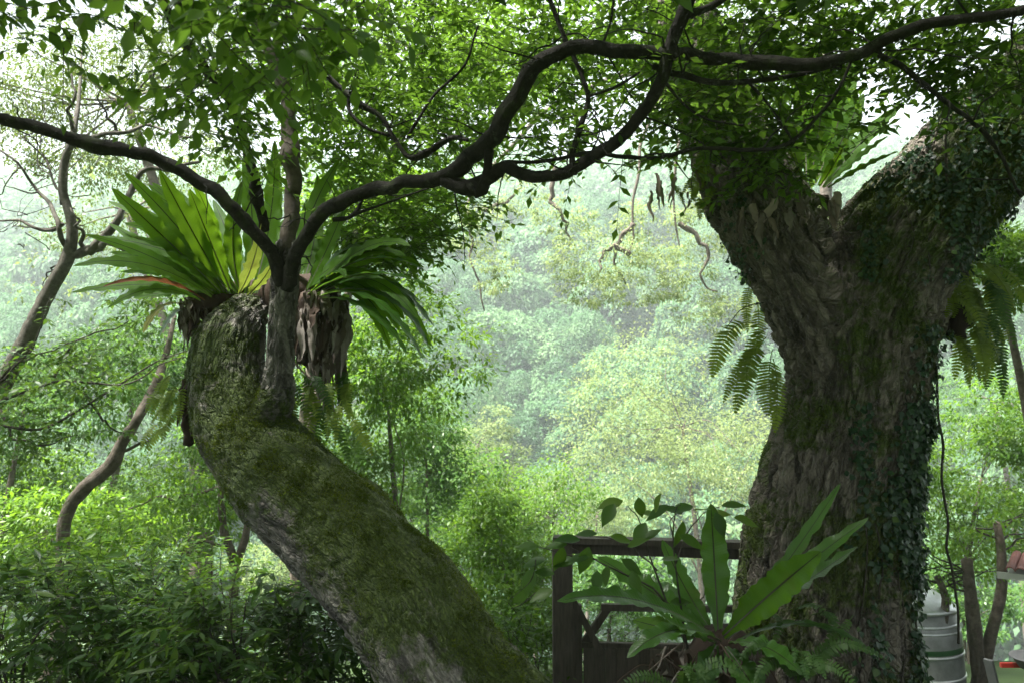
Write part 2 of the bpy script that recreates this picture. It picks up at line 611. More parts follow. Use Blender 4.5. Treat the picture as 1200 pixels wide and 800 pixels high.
# ------------------------------------------------------------------ foliage helpers
# leaf templates: x across, y along, z out of the blade
T4 = (np.array([(0, 0, 0), (-.5, .42, .10), (0, .45, 0), (.5, .42, .10), (0, 1, -.08)], float),
      np.array([(0, 2, 1), (0, 3, 2), (1, 2, 4), (2, 3, 4)]))
T2 = (np.array([(0, 0, 0), (-.5, .45, .12), (.5, .45, .12), (0, 1, -.06)], float), np.array([(0, 2, 1), (1, 2, 3)]))


def big_leaf_template():
    st = [(0, .03), (.10, .45), (.25, .85), (.42, 1.0), (.60, .86), (.78, .50), (.90, .20), (1.0, .01)]
    V, Q = [], []
    for k, (t, w) in enumerate(st):
        z = -0.16 * t * t
        V += [(-.5 * w, t, z + .11 * w), (0, t, z), (.5 * w, t, z + .11 * w)]
    for k in range(len(st) - 1):
        a = 3 * k
        Q += [(a, a + 1, a + 4, a + 3), (a + 1, a + 2, a + 5, a + 4)]
    return np.array(V), np.array(Q)


TB = big_leaf_template()


def leaf_cloud(pos, axis, nrm, L, W, tmpl=T4, rnd=None):
    tv, tf = tmpl
    n = len(pos)
    axis = unit(axis)
    X = unit(np.cross(axis, nrm))
    Nn = np.cross(X, axis)
    L = np.broadcast_to(L, (n,))[:, None, None]
    W = np.broadcast_to(W, (n,))[:, None, None]
    V = pos[:, None, :] + tv[None, :, 0:1] * W * X[:, None] + tv[None, :, 1:2] * L * axis[:, None] + tv[None, :, 2:3] * W * Nn[:, None]
    F = (np.arange(n)[:, None, None] * len(tv) + tf[None]).reshape(-1, tf.shape[1])
    rnd = rng.random(n) if rnd is None else rnd
    return V.reshape(-1, 3), F, np.repeat(rnd, len(tv))


_leaf_mesh = {}


def leaf_objects(parent, pos, axis, nrm, L, W, mat, name='leaf'):
    key = mat.name
    if key not in _leaf_mesh:
        me = make_mesh('leaf', TB[0], [TB[1]])
        me.materials.append(mat)
        _leaf_mesh[key] = me
    me = _leaf_mesh[key]
    base = WLOC[parent.name]
    axis = unit(axis)
    X = unit(np.cross(axis, nrm))
    Nn = np.cross(X, axis)
    for k in range(len(pos)):
        o = bpy.data.objects.new(name, me)
        m = Matrix.Identity(4)
        for r in range(3):
            m[r][0], m[r][1], m[r][2], m[r][3] = X[k, r] * W[k], axis[k, r] * L[k], Nn[k, r] * W[k], pos[k, r] - base[r]
        o.parent = parent
        o.matrix_local = m
        COL.objects.link(o)


def split_leaves(parent, pos, axis, nrm, L, W, mat, n_obj=300, tmpl=T4, stuff_name='foliage'):
    """The N_OBJ leaves that show largest become parts, the rest one stuff part."""
    u, v, d = proj(pos)
    vis = (u > 0) & (u < 1200) & (v > 0) & (v < 800) & (d > 0.3)
    score = np.where(vis, L / np.maximum(d, 0.3), 0)
    order = np.argsort(-score)
    pick = order[:n_obj][score[order[:n_obj]] > 0]
    rest = np.ones(len(pos), bool)
    rest[pick] = False
    leaf_objects(parent, pos[pick], axis[pick], nrm[pick], L[pick], W[pick], mat)
    V, F, r = leaf_cloud(pos[rest], axis[rest], nrm[rest], L[rest], W[rest], tmpl)
    return part(stuff_name, V, F, mat, parent, {'rnd': r}, kind='stuff')


def sprays(cent, direc, twig_len, n_leaf, leaf_len, aspect=0.42, droop=0.25, jit=0.35, hang=0.25):
    """Leafy twigs: returns leaf arrays and the twig tubes."""
    m = len(cent)
    d = unit(direc)
    tl = twig_len * rng.uniform(0.6, 1.25, m)
    t = np.linspace(0.12, 1.0, n_leaf)[None] + rng.normal(0, 0.03, (m, n_leaf))
    pos = cent[:, None] + d[:, None] * (t * tl[:, None])[..., None]
    pos[..., 2] -= droop * t * t * tl[:, None]
    side = unit(np.cross(d, np.array([0, 0, 1.0])) + 1e-6)
    sg = np.where(np.arange(n_leaf) % 2 == 0, 1.0, -1.0)[None, :, None]
    sg = sg * np.where(np.arange(n_leaf) == n_leaf - 1, 0.1, 1.0)[None, :, None]
    ax = d[:, None] * 0.55 + side[:, None] * sg * 0.85 + rng.normal(0, jit * 0.6, (m, n_leaf, 3))
    ax[..., 2] -= hang
    nr = np.array([0, 0, 1.0]) + rng.normal(0, jit, (m, n_leaf, 3)) - d[:, None] * 0.1
    L = leaf_len * rng.uniform(0.55, 1.2, (m, n_leaf))
    W = L * aspect * rng.uniform(0.8, 1.15, (m, n_leaf))
    tubes = []
    for k in range(m):
        s = np.array([0, .5, 1.0])
        p = cent[k] + d[k] * (s * tl[k])[:, None]
        p[:, 2] -= droop * s * s * tl[k]
        tubes.append(tube(p, np.array([.0032, .0022, .0012]) * (twig_len / 0.35), 3, cap=False))
    return pos.reshape(-1, 3), ax.reshape(-1, 3), nr.reshape(-1, 3), L.ravel(), W.ravel(), tubes


def ell(n, c, r, shell=0.0):
    """Random points in an ellipsoid (SHELL 0..1 pushes them outward)."""
    q = unit(rng.normal(size=(n, 3)))
    rad = rng.random(n) ** (1 / 3)
    rad = rad * (1 - shell) + shell * (0.75 + 0.25 * rad)
    return np.asarray(c) + q * rad[:, None] * np.asarray(r)


def clump_leaves(clumps, leaf_len, aspect=0.45, sub=34, spread=0.15, hang=0.45):
    """Leaves gathered in small uneven sprays through each clump (centre, radii, count)."""
    out = []
    for c, r, n in clumps:
        c, r = np.asarray(c, float), np.asarray(r, float)
        k = max(4, n // sub)
        sc = ell(k, c, r, 0.45)
        which = rng.integers(0, k, n)
        s = r.mean() * spread * rng.uniform(0.5, 1.5, k)
        off = rng.normal(size=(n, 3)) * s[which][:, None] * np.array([1, 1, 0.5])
        p = sc[which] + off
        outw = unit(sc[which] - c)
        ax = outw * 0.5 + unit(off + 1e-6) * 0.7 + rng.normal(0, 0.35, (n, 3))
        ax[:, 2] -= hang
        nr = np.array([0, 0, 1.0]) * 0.9 + outw * 0.4 + unit(off + 1e-6) * 0.5 + rng.normal(0, 0.3, (n, 3))
        L = leaf_len * rng.uniform(0.6, 1.25, n)
        rn = np.clip(0.35 * rng.random(n) + 0.65 * rng.random(k)[which], 0, 1)
        out.append((p, ax, nr, L, L * aspect * rng.uniform(0.8, 1.2, n), rn))
    return [np.concatenate(a) for a in zip(*out)]


def limb(name, pts, rad, mat, parent, seg=8, step=0.12, rough=0.12, label=None):
    ctrl = np.column_stack([np.asarray(pts, float), np.asarray(rad, float)])
    c = catmull(ctrl, step)
    V, F = tube(c[:, :3], np.maximum(c[:, 3], 0.0015), seg, rough, int(rng.integers(1000)))
    return part(name, V, F, mat, parent, label=label)


def wiggle(pts, amp, n=8):
    """Densify a polyline and bend it unevenly so that twigs look grown."""
    p = catmull(np.asarray(pts, float), np.linalg.norm(np.diff(np.asarray(pts, float), axis=0), axis=1).sum() / n)
    w = rng.normal(0, amp, p.shape)
    w[0] = 0
    return p + w


def wlimb(name, pts, r0, r1, mat, parent, amp=0.015, n=8, seg=6, step=0.06):
    """An unevenly bent limb tapering from R0 to R1."""
    q = wiggle(pts, amp, n)
    return limb(name, q, np.linspace(r0, r1, len(q)), mat, parent, seg, step, 0.1)


def tree(name, label, cat, base, trunk, trad, clumps, leaf_len, mat, bark, group=None, aspect=0.45, tmpl=T4, limbs=True, sub=34, hang=0.45, spread=0.15):
    """trunk: points up from base; every clump is reached by a limb of its own."""
    root = thing(name, base, label, cat, group)
    limb('trunk', trunk, trad, bark, root, 9, 0.3)
    tp = np.asarray(trunk, float)
    tr = np.asarray(trad, float)
    if limbs:
        for c, r, n in clumps:
            c = np.asarray(c, float)
            k = int(np.argmin(np.linalg.norm(tp - (c - np.array([0, 0, 0.9 * r[2]])), axis=1)))
            a = tp[k]
            m1 = a * 0.55 + c * 0.45 + rng.normal(0, 0.12, 3) * r[0]
            m1[2] += 0.08 * np.linalg.norm(c - a)
            r0 = tr[k] * 0.4
            limb('limb', [a, m1, c, c + (c - m1) * 0.5], [r0, r0 * 0.7, r0 * 0.4, r0 * 0.15], bark, root, 6, 0.25)
    p, ax, nr, L, W, rn = clump_leaves(clumps, leaf_len, aspect, sub, spread, hang)
    V, F, r = leaf_cloud(p, ax, nr, L, W, tmpl, rn)
    part('crown', V, F, mat, root, {'rnd': r}, kind='stuff')
    return root

# ------------------------------------------------------------------ setting: terrain


def ground_z(x, y):
    x = np.asarray(x, float)
    y = np.asarray(y, float)
    q = np.column_stack([np.ravel(x) / 26, np.ravel(y) / 26, np.zeros(x.size)])
    n = fbm(q, 4, 5).reshape(x.shape)
    bank = 2.0 * smooth01(-y, 3.5, 14) + 5 * smooth01(-y, 14, 60)  # unseen rise behind the viewpoint, added to keep sky light off the foreground
    near = bank - 0.30 * np.clip(y - 3.0, 0, 9) * 0.75
    fall = -13.0 * smooth01(y, 11, 40)
    yy = y + 0.10 * x - 46
    rise = np.where(yy > 0, 0.56 * yy, 0)
    top = 190.0 + 0.06 * x
    rise = top * (1 - np.exp(-rise / top * 1.12))
    rise = rise * (1 - 0.7 * smooth01(y, 300, 430))
    amp = 0.05 + 4.2 * smooth01(y, 12, 70)
    return near + fall + rise + n * amp


gx = np.concatenate([np.linspace(-420, -60, 50), np.linspace(-58, 58, 110), np.linspace(60, 420, 50)])
gy = np.concatenate([np.linspace(-60, 45, 100), np.linspace(46, 520, 150)])
GX, GY = np.meshgrid(gx, gy)
GV = np.stack([GX, GY, ground_z(GX, GY)], -1).reshape(-1, 3)
nx_, ny_ = len(gx), len(gy)
ii = np.arange(ny_ - 1)[:, None] * nx_ + np.arange(nx_ - 1)[None]
GQ = np.stack([ii, ii + 1, ii + nx_ + 1, ii + nx_], -1).reshape(-1, 4)
terrain = solo('terrain', GV, [GQ], M['hill_soil'], (0, 0, 0), None, None, kind='structure')

# ------------------------------------------------------------------ far forest on the hillside


def far_crown(size, n):
    """Unit-ish crown: radius about 1, height about 1.6, lumpy with drooping vine curtains."""
    k = 44
    c = ell(k, (0, 0, 0.9), (0.8, 0.8, 0.6), 0.75)
    c[:, 2] = np.abs(c[:, 2])
    rr = rng.uniform(0.14, 0.34, k)
    w = rng.choice(k, n, p=rr ** 2 / (rr ** 2).sum())
    q = unit(rng.normal(size=(n, 3)))
    q[:, 2] = np.abs(q[:, 2]) * 1.1 - 0.25
    pos = c[w] + q * rr[w][:, None] * rng.uniform(0.75, 1.08, (n, 1))
    skirt = rng.random(n) < 0.28
    pos[skirt, 2] -= rng.random(skirt.sum()) * 0.75
    ax = q * 0.5 + rng.normal(0, 0.4, (n, 3))
    ax[:, 2] -= 0.7
    nr = q + rng.normal(0, 0.22, (n, 3)) + np.array([0, 0, 0.3])
    L = rng.uniform(0.045, 0.1, n) * size
    rn = 0.78 * rng.random(k)[w] + 0.22 * rng.random(n)
    return leaf_cloud(pos, ax, nr, L, L * 0.55, T2, rn)


def mesh_for_crown(n, mat, size):
    V, F, r = far_crown(size, n)
    me = make_mesh('crown', V, F, {'rnd': r})
    me.materials.append(mat)
    return me


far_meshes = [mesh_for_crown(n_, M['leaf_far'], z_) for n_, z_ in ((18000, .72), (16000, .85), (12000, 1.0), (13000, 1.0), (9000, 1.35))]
tV, tF = tube(np.array([[0, 0, -0.7], [0.03, 0, 0.2], [0, 0.02, 1.0]]), np.array([.07, .05, .03]), 7, 0.1)
far_trunk_mesh = make_mesh('trunk', tV, tF)
far_trunk_mesh.materials.append(M['bark_brown'])


def far_spots():
    out = []
    y = 50.0
    while y < 285:
        step = 5.4 + (y - 50) * 0.022
        half = 0.70 * y + 12
        x = -half
        while x < half:
            out.append((x + rng.normal(0, step * 0.28), y + rng.normal(0, step * 0.3)))
            x += step * rng.uniform(0.85, 1.2)
        y += step * 0.86
    return np.array(out)


fs = far_spots()
fz = ground_z(fs[:, 0], fs[:, 1])
fr = 3.9 * rng.uniform(0.7, 1.35, len(fs)) * (1 + (fs[:, 1] - 50) * 0.004)
near_order = np.argsort(fs[:, 1])
uu, vv, dd = proj(np.column_stack([fs, fz + fr]))
inframe = (uu > -40) & (uu < 1240)
indiv = [k for k in near_order if inframe[k]][:290]
indiv_set = set(indiv)
for k in indiv:
    b = np.array([fs[k, 0], fs[k, 1], fz[k]])
    t = thing('hillside_tree', b, 'vine draped hazy green tree in the forest on the far valley side', 'tree', 'trees of the forest on the far valley side')
    s = fr[k]
    t.rotation_euler = (0, 0, rng.uniform(0, 6.28))
    t.scale = (s, s, s * rng.uniform(0.85, 1.35))
    for nm, me in (('trunk', far_trunk_mesh), ('crown', far_meshes[rng.integers(5)])):
        o = bpy.data.objects.new(nm, me)
        o.parent = t
        if nm == 'crown':
            o['kind'] = 'stuff'
        COL.objects.link(o)
rest = [k for k in range(len(fs)) if k not in indiv_set]
Vs = []
for k in rest:
    n = 360 if inframe[k] else 40
    q = unit(rng.normal(size=(n, 3)))
    q[:, 2] = np.abs(q[:, 2])
    lump = 1 + 0.22 * vnoise(q * 2.3 + k, 3)
    p = np.array([fs[k, 0], fs[k, 1], fz[k] + fr[k] * 0.3]) + q * (fr[k] * lump * rng.uniform(0.75, 1.05, n))[:, None] * np.array([1, 1, 1.15])
    Vs.append((p, q, np.full(n, rng.random() * 0.6)))
p = np.concatenate([a[0] for a in Vs])
q = np.concatenate([a[1] for a in Vs])
rn = np.concatenate([a[2] for a in Vs]) + 0.4 * rng.random(len(p))
ax = q * 0.5 + rng.normal(0, 0.4, p.shape)
ax[:, 2] -= 0.7
L = rng.uniform(0.7, 1.5, len(p))
V, F, r = leaf_cloud(p, ax, q + rng.normal(0, 0.35, p.shape), L, L * 0.6, T2, rn)
solo('far_woods', V, F, M['leaf_far'], (0, 200, 40), 'hazy wooded upper slope and ridge of the far valley side', 'forest', attrs={'rnd': r}, kind='stuff')
# low growth between the hillside trees
n = 50000
gxy = np.column_stack([rng.uniform(-1, 1, n), rng.uniform(0, 1, n)])
gyv = 42 + 110 * gxy[:, 1] ** 1.3
gxv = gxy[:, 0] * (0.7 * gyv + 8)
p = np.column_stack([gxv, gyv, ground_z(gxv, gyv) + rng.uniform(0.1, 2.2, n)])
ax = rng.normal(0, 0.6, (n, 3)) - np.array([0, 0, 0.5])
L = rng.uniform(0.3, 0.7, n)
V, F, r = leaf_cloud(p, ax, np.array([0, -0.3, 1.0]) + rng.normal(0, 0.5, (n, 3)), L, L * 0.6, T2)
solo('undergrowth', V, F, M['leaf_far'], (0, 80, 0), 'low green growth covering the slope between the far trees', 'undergrowth', attrs={'rnd': r}, kind='stuff')

# ------------------------------------------------------------------ middle distance trees


def gpt(x, y):
    return np.array([x, y, float(ground_z(np.array([x]), np.array([y]))[0])])


def mid_tree(name, label, cu, cv, D, rpx, n, leaf, mat, base_uv=None, sub=None, lumps=6, bark='bark_brown', group=None, squash=0.85, **kw):
    """A crown centred at photo pixel (cu, cv), D metres out; trunk below it down to the terrain."""
    c = P(cu, cv, D)
    ru, rv = R(rpx[0], D), R(rpx[1], D)
    bx, by = (c[0] + rng.normal(0, 0.3), c[1] + rng.normal(0, 0.3)) if base_uv is None else P(base_uv[0], 500, D)[:2]
    b = gpt(bx, by)
    pk = [ell(1, c, (ru * 0.7, ru * 0.6, rv * 0.7), 0.9)[0] for _ in range(lumps)]
    clumps = [(q, np.array([ru, ru, rv * squash]) * rng.uniform(0.36, 0.55), int(n / (lumps + 1))) for q in pk]
    clumps.append((c, np.array([ru, ru, rv]) * 0.55, int(n / (lumps + 1))))
    h = c[2] - b[2]
    th = max(0.04, h * (0.011 if D > 20 else 0.016))
    kw.setdefault('tmpl', T4 if D < 13 else T2)
    mid = np.array([b[0] * .85 + c[0] * .15, b[1] * .85 + c[1] * .15, b[2] * .45 + c[2] * .55])
    return tree(name, label, 'tree', b, [b - np.array([0, 0, .3]), b * 0.8 + mid * 0.2, mid, c], [th * 1.25, th, th * 0.8, th * 0.4], clumps, leaf, mat, M[bark], group, **kw)


mid_tree('broadleaf_tree', 'bright green bushy tree standing close behind the leaning mossy trunk', 455, 480, 11.5, (125, 150), 20000, 0.085, M['leaf_bright'], lumps=9)
mid_tree('broadleaf_tree', 'deep green tree with dense shade below the bright crown beside the valley gap', 500, 555, 14, (85, 95), 12000, 0.09, M['leaf_mid'], lumps=12, spread=0.25)
mid_tree('broadleaf_tree', 'low bright green tree right beside the lower end of the leaning trunk', 590, 665, 10.5, (80, 110), 13000, 0.08, M['leaf_bright'], lumps=14, spread=0.25)
mid_tree('broadleaf_tree', 'slender light green tree with upright twigs between leaning trunk and gate', 650, 605, 17, (75, 70), 9000, 0.085, M['leaf_bright'], lumps=13, spread=0.26)
mid_tree('broadleaf_tree', 'green tree seen through the opening of the wooden gate', 730, 690, 15, (80, 60), 7000, 0.10, M['leaf_mid'], lumps=6)
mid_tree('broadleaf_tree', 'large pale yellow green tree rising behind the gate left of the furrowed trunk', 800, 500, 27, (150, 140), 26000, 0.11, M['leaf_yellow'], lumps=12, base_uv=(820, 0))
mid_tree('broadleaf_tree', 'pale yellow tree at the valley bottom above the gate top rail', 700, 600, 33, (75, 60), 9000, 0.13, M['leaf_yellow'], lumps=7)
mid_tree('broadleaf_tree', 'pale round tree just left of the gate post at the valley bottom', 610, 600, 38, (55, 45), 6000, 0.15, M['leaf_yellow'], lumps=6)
mid_tree('broadleaf_tree', 'glowing yellow green tree in the lower left behind the curved bare trunk', 90, 590, 14, (150, 90), 17000, 0.09, M['leaf_bright'], lumps=10)
mid_tree('broadleaf_tree', 'green leafy tree filling the space under the bend of the leaning trunk', 230, 560, 13, (90, 90), 11000, 0.085, M['leaf_bright'], lumps=8)
mid_tree('broadleaf_tree', 'hazy light tree glimpsed below the underside of the leaning trunk', 330, 650, 24, (80, 50), 6000, 0.12, M['leaf_yellow'], lumps=6)
mid_tree('broadleaf_tree', 'bright leafy tree at the right edge behind the steel water tank', 1150, 560, 13, (95, 120), 15000, 0.085, M['leaf_bright'], lumps=10)
mid_tree('broadleaf_tree', 'hazy rounded tree at the right edge beyond the hanging ferns', 1165, 470, 38, (80, 75), 9000, 0.16, M['leaf_mid'], lumps=8)
mid_tree('broadleaf_tree', 'sunny tree at the right edge beside the big trunk above the hanging ferns', 1170, 320, 10, (70, 70), 7000, 0.07, M['leaf_bright'], lumps=7, base_uv=(1215, 0))
mid_tree('broadleaf_tree', 'dark low tree behind the water tank and the two cut trunks', 1140, 690, 16, (90, 60), 8000, 0.09, M['leaf_mid'], lumps=7)
mid_tree('broadleaf_tree', 'tall airy tree with small yellow green leaves in the upper left sky', 150, 120, 15, (200, 95), 26000, 0.08, M['leaf_airy'], lumps=16, base_uv=(250, 0), sub=18)
mid_tree('broadleaf_tree', 'thin pale tree behind the bare branches left of the big nest fern', 150, 250, 20, (110, 75), 3600, 0.09, M['leaf_airy'], lumps=8, base_uv=(240, 0), sub=14)

mid_tree('broadleaf_tree', 'sunlit tree whose bright crown fills the top middle behind the bent branch', 500, 90, 11, (150, 120), 17000, 0.075, M['leaf_bright'], lumps=12, base_uv=(350, 0))
mid_tree('broadleaf_tree', 'light green tree high behind the right fronds of the nest fern', 440, 250, 9.5, (95, 70), 9000, 0.07, M['leaf_bright'], lumps=9, base_uv=(352, 0))
mid_tree('broadleaf_tree', 'bright tree crown glimpsed through the dark leaves at the upper right', 860, 90, 12, (110, 90), 7000, 0.085, M['leaf_bright'], lumps=10, base_uv=(960, 0))

mid_tree('broadleaf_tree', 'dense green tree added behind the furrowed trunk to shade the crate and shed corner', 970, 300, 9.0, (95, 55), 8000, 0.10, M['leaf_mid'], lumps=9, base_uv=(990, 0))  # crown added out of sight behind the trunk to shade crate, tub and tiles

mid_tree('broadleaf_tree', 'rounded deep green tree low at the far left behind the leafy boughs', 30, 470, 12, (120, 75), 11000, 0.085, M['leaf_mid'], lumps=9, base_uv=(10, 0))
mid_tree('broadleaf_tree', 'mid green tree under the nest fern behind the feathery hanging fern', 165, 440, 13.5, (85, 70), 9000, 0.085, M['leaf_mid'], lumps=8)
mid_tree('broadleaf_tree', 'fresh green tree low on the left just above the dark shrubs', 60, 625, 9.5, (120, 60), 11000, 0.08, M['leaf_bright'], lumps=9)
mid_tree('broadleaf_tree', 'bright green tree filling the gap between the leaning trunk and the gate', 565, 600, 20, (95, 80), 14000, 0.10, M['leaf_bright'], lumps=15, spread=0.28)
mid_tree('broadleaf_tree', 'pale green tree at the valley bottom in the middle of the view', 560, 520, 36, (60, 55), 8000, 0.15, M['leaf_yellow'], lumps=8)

# the pale tree whose drooping boughs hang in the middle of the view
b = gpt(*P(965, 500, 21)[:2])
hb = thing('broadleaf_tree', b, 'pale yellow tree behind the big trunk with drooping twisted boughs over the valley gap', 'tree')
top = P(965, 60, 21)
limb('trunk', [b - np.array([0, 0, .3]), b * .5 + top * .5, top], [.30, .22, .12], M['bark_brown'], hb, 10, 0.4)
boughs = [
    [(965, 70, 21), (910, 50, 21), (860, 60, 21), (850, 75, 21)],
    [(860, 60, 21), (770, 120, 20.5), (745, 200, 20), (742, 262, 20), (738, 298, 20)],
    [(738, 298, 20), (715, 288, 20), (706, 300, 20), (702, 322, 20)],
    [(742, 262, 20), (720, 300, 20.5), (735, 335, 20.5)],
    [(850, 90, 21), (800, 150, 20), (790, 230, 20), (796, 290, 20)],
    [(796, 262, 20), (815, 275, 20), (830, 300, 20), (822, 325, 20), (838, 345, 20)],
    [(860, 70, 21), (690, 100, 21), (600, 170, 21), (548, 236, 21), (553, 275, 21), (550, 300, 21), (563, 335, 21), (568, 362, 21)],
    [(560, 245, 21), (590, 240, 21), (612, 214, 21)],
    [(650, 195, 20), (648, 235, 20), (662, 255, 20), (668, 290, 20)],
]
for k, bp in enumerate(boughs):
    pts = wiggle([P(*q) for q in bp], 0.035, 12)
    limb('bough', pts, np.linspace(.075, .02, len(pts)), M['bark_brown'], hb, 6, 0.15, 0.2)
cl = []
for u, v, ru, rv, n in [(700, 300, 62, 32, 2600), (690, 335, 45, 26, 1600), (660, 255, 40, 24, 1200), (770, 270, 55, 40, 2600), (800, 320, 40, 36, 1800), (745, 340, 45, 22, 1300), (560, 275, 38, 36, 1500), (580, 320, 32, 24, 900), (600, 230, 45, 26, 900), (840, 250, 45, 50, 2200), (860, 370, 40, 30, 1400), (810, 360, 45, 20, 900)]:
    cl.append((P(u, v, 20 + rng.uniform(-1, 1)), (R(ru, 20), R(ru, 20), R(rv, 20)), n))
p, ax, nr, L, W, rn = clump_leaves(cl, 0.085, 0.5, 34, 0.12, 0.6)
V, F, r = leaf_cloud(p, ax, nr, L, W, T4, rn)
part('crown', V, F, M['leaf_yellow'], hb, {'rnd': r}, kind='stuff')

# bare-limbed tree on the left with thin dead twigs
b = gpt(*P(-60, 500, 8.5)[:2])
bt = thing('bare_tree', b, 'grey tree with bare twisting branches and few leaves at the left edge', 'tree')
limb('trunk', [b, P(-45, 560, 8.5), P(-8, 470, 8.5), P(25, 410, 8.5), P(52, 352, 8.5), P(80, 300, 8.5), P(84, 262, 8.5), P(74, 225, 8.5), P(76, 190, 8.5), P(84, 165, 8.5), P(92, 120, 8.7), P(96, 60, 9)],
     [.15, .125, .105, .092, .078, .068, .052, .046, .042, .036, .022, .010], M['bark_grey'], bt, 14, 0.06, 0.12)
for bp, r0 in [
    ([(80, 298), (105, 296), (130, 284), (155, 296), (185, 300)], .055), ([(104, 296), (128, 270), (145, 250), (165, 205), (200, 198), (235, 192)], .05),
    ([(78, 290), (70, 262), (45, 225), (20, 190), (-15, 165)], .03), ([(74, 262), (50, 270), (25, 262), (-10, 255)], .024),
    ([(72, 240), (52, 190), (30, 165), (10, 158)], .016), ([(84, 172), (110, 160), (140, 158), (170, 145), (200, 160), (240, 158)], .03),
    ([(92, 165), (78, 130), (88, 110), (72, 60)], .022), ([(140, 158), (120, 130), (115, 105)], .018), ([(170, 145), (185, 120), (182, 80), (190, 40)], .015),
    ([(98, 290), (92, 265), (84, 240)], .025), ([(20, 190), (5, 220), (-15, 240)], .010), ([(45, 225), (20, 222), (-5, 205)], .010), ([(70, 310), (52, 325), (50, 345)], .010),
    ([(30, 165), (40, 140), (25, 110)], .008), ([(60, 205), (40, 180), (45, 150), (30, 130)], .008), ([(200, 160), (225, 170), (245, 185)], .010)]:
    pts = wiggle([P(u, v, 8.5 + rng.uniform(-.15, .15)) for u, v in bp], 0.018, 10)
    limb('branch', pts, np.linspace(r0, r0 * .3, len(pts)), M['bark_grey'] if r0 > .02 else M['twig'], bt, 7, 0.06, 0.15)
for k in range(26):
    u0, v0 = rng.uniform(-10, 130), rng.uniform(120, 290)
    a = P(u0, v0, 8.5)
    pts = wiggle([a, a + rng.normal(0, .18, 3) + np.array([-.05, 0, .12]), a + rng.normal(0, .3, 3) + np.array([-.1, 0, .2])], .02, 6)
    limb('twig', pts, np.linspace(.006, .002, len(pts)), M['twig'], bt, 4, 0.06, 0)
cl = [(P(u, v, 8.8), (R(28, 8.8), R(28, 8.8), R(20, 8.8)), 60) for u, v in [(60, 300), (30, 330), (120, 190), (210, 180), (150, 320), (90, 350), (230, 160)]]
p, ax, nr, L, W, rn = clump_leaves(cl, 0.055, 0.5, 8, 0.3)
V, F, r = leaf_cloud(p, ax, nr, L, W, T4, rn)
part('crown', V, F, M['leaf_yellow'], bt, {'rnd': r}, kind='stuff')

# curved bare trunk in the lower left and a small forked stem under the leaning trunk
b = gpt(*P(70, 500, 8)[:2])
ct = thing('crooked_tree', b, 'bare brown trunk curving up to the right out of the dark shrubs', 'tree')
limb('trunk', [b, P(74, 720, 8), P(74, 650, 8), P(77, 605, 8), P(97, 573, 8), P(130, 545, 8), P(142, 520, 8), P(163, 487, 8), P(190, 430, 8.4), P(205, 370, 8.8)],
     [.10, .08, .066, .066, .068, .072, .058, .05, .04, .02], M['bark_brown'], ct, 14, 0.05, 0.13)
wlimb('branch', [P(140, 530, 8), P(165, 520, 8), P(185, 512, 8)], .02, .008, M['bark_brown'], ct, .01, 5)
cl = [(P(u, v, D), (R(ru, D), R(ru, D), R(rv, D)), n) for u, v, D, ru, rv, n in [(200, 380, 9, 55, 45, 900), (150, 420, 9, 55, 40, 900), (230, 330, 9.3, 50, 40, 700), (120, 470, 8.8, 60, 40, 800)]]
p, ax, nr, L, W, rn = clump_leaves(cl, 0.075, 0.42, 14, 0.25)
V, F, r = leaf_cloud(p, ax, nr, L, W, T4, rn)
part('crown', V, F, M['leaf_mid'], ct, {'rnd': r}, kind='stuff')
b = gpt(*P(270, 500, 9)[:2])
ft_ = thing('forked_tree', b, 'small dark forked stem standing in the gap under the leaning trunk', 'tree')
limb('trunk', [b, P(272, 720, 9), P(274, 660, 9), P(262, 620, 9), P(258, 560, 9)], [.08, .06, .05, .045, .03], M['bark_brown'], ft_, 10, 0.06)
limb('branch', [P(275, 662, 9), P(286, 635, 9), P(292, 600, 9)], [.05, .045, .03], M['bark_brown'], ft_, 8, 0.06)
wlimb('branch', [P(262, 640, 9), P(240, 632, 9), P(215, 655, 9), P(205, 690, 9)], .02, .008, M['bark_brown'], ft_, .02)
wlimb('branch', [P(258, 570, 9), P(200, 583, 9), P(180, 583, 9), P(150, 595, 9)], .022, .009, M['bark_brown'], ft_)
cl = [(P(u, v, 9), (R(ru, 9), R(ru, 9), R(rv, 9)), n) for u, v, ru, rv, n in [(215, 570, 55, 26, 900), (180, 610, 50, 24, 700), (250, 590, 35, 24, 500)]]
p, ax, nr, L, W, rn = clump_leaves(cl, 0.07, 0.42, 14, 0.25)
V, F, r = leaf_cloud(p, ax, nr, L, W, T4, rn)
part('crown', V, F, M['leaf_bright'], ft_, {'rnd': r}, kind='stuff')

# ------------------------------------------------------------------ the two big foreground trees


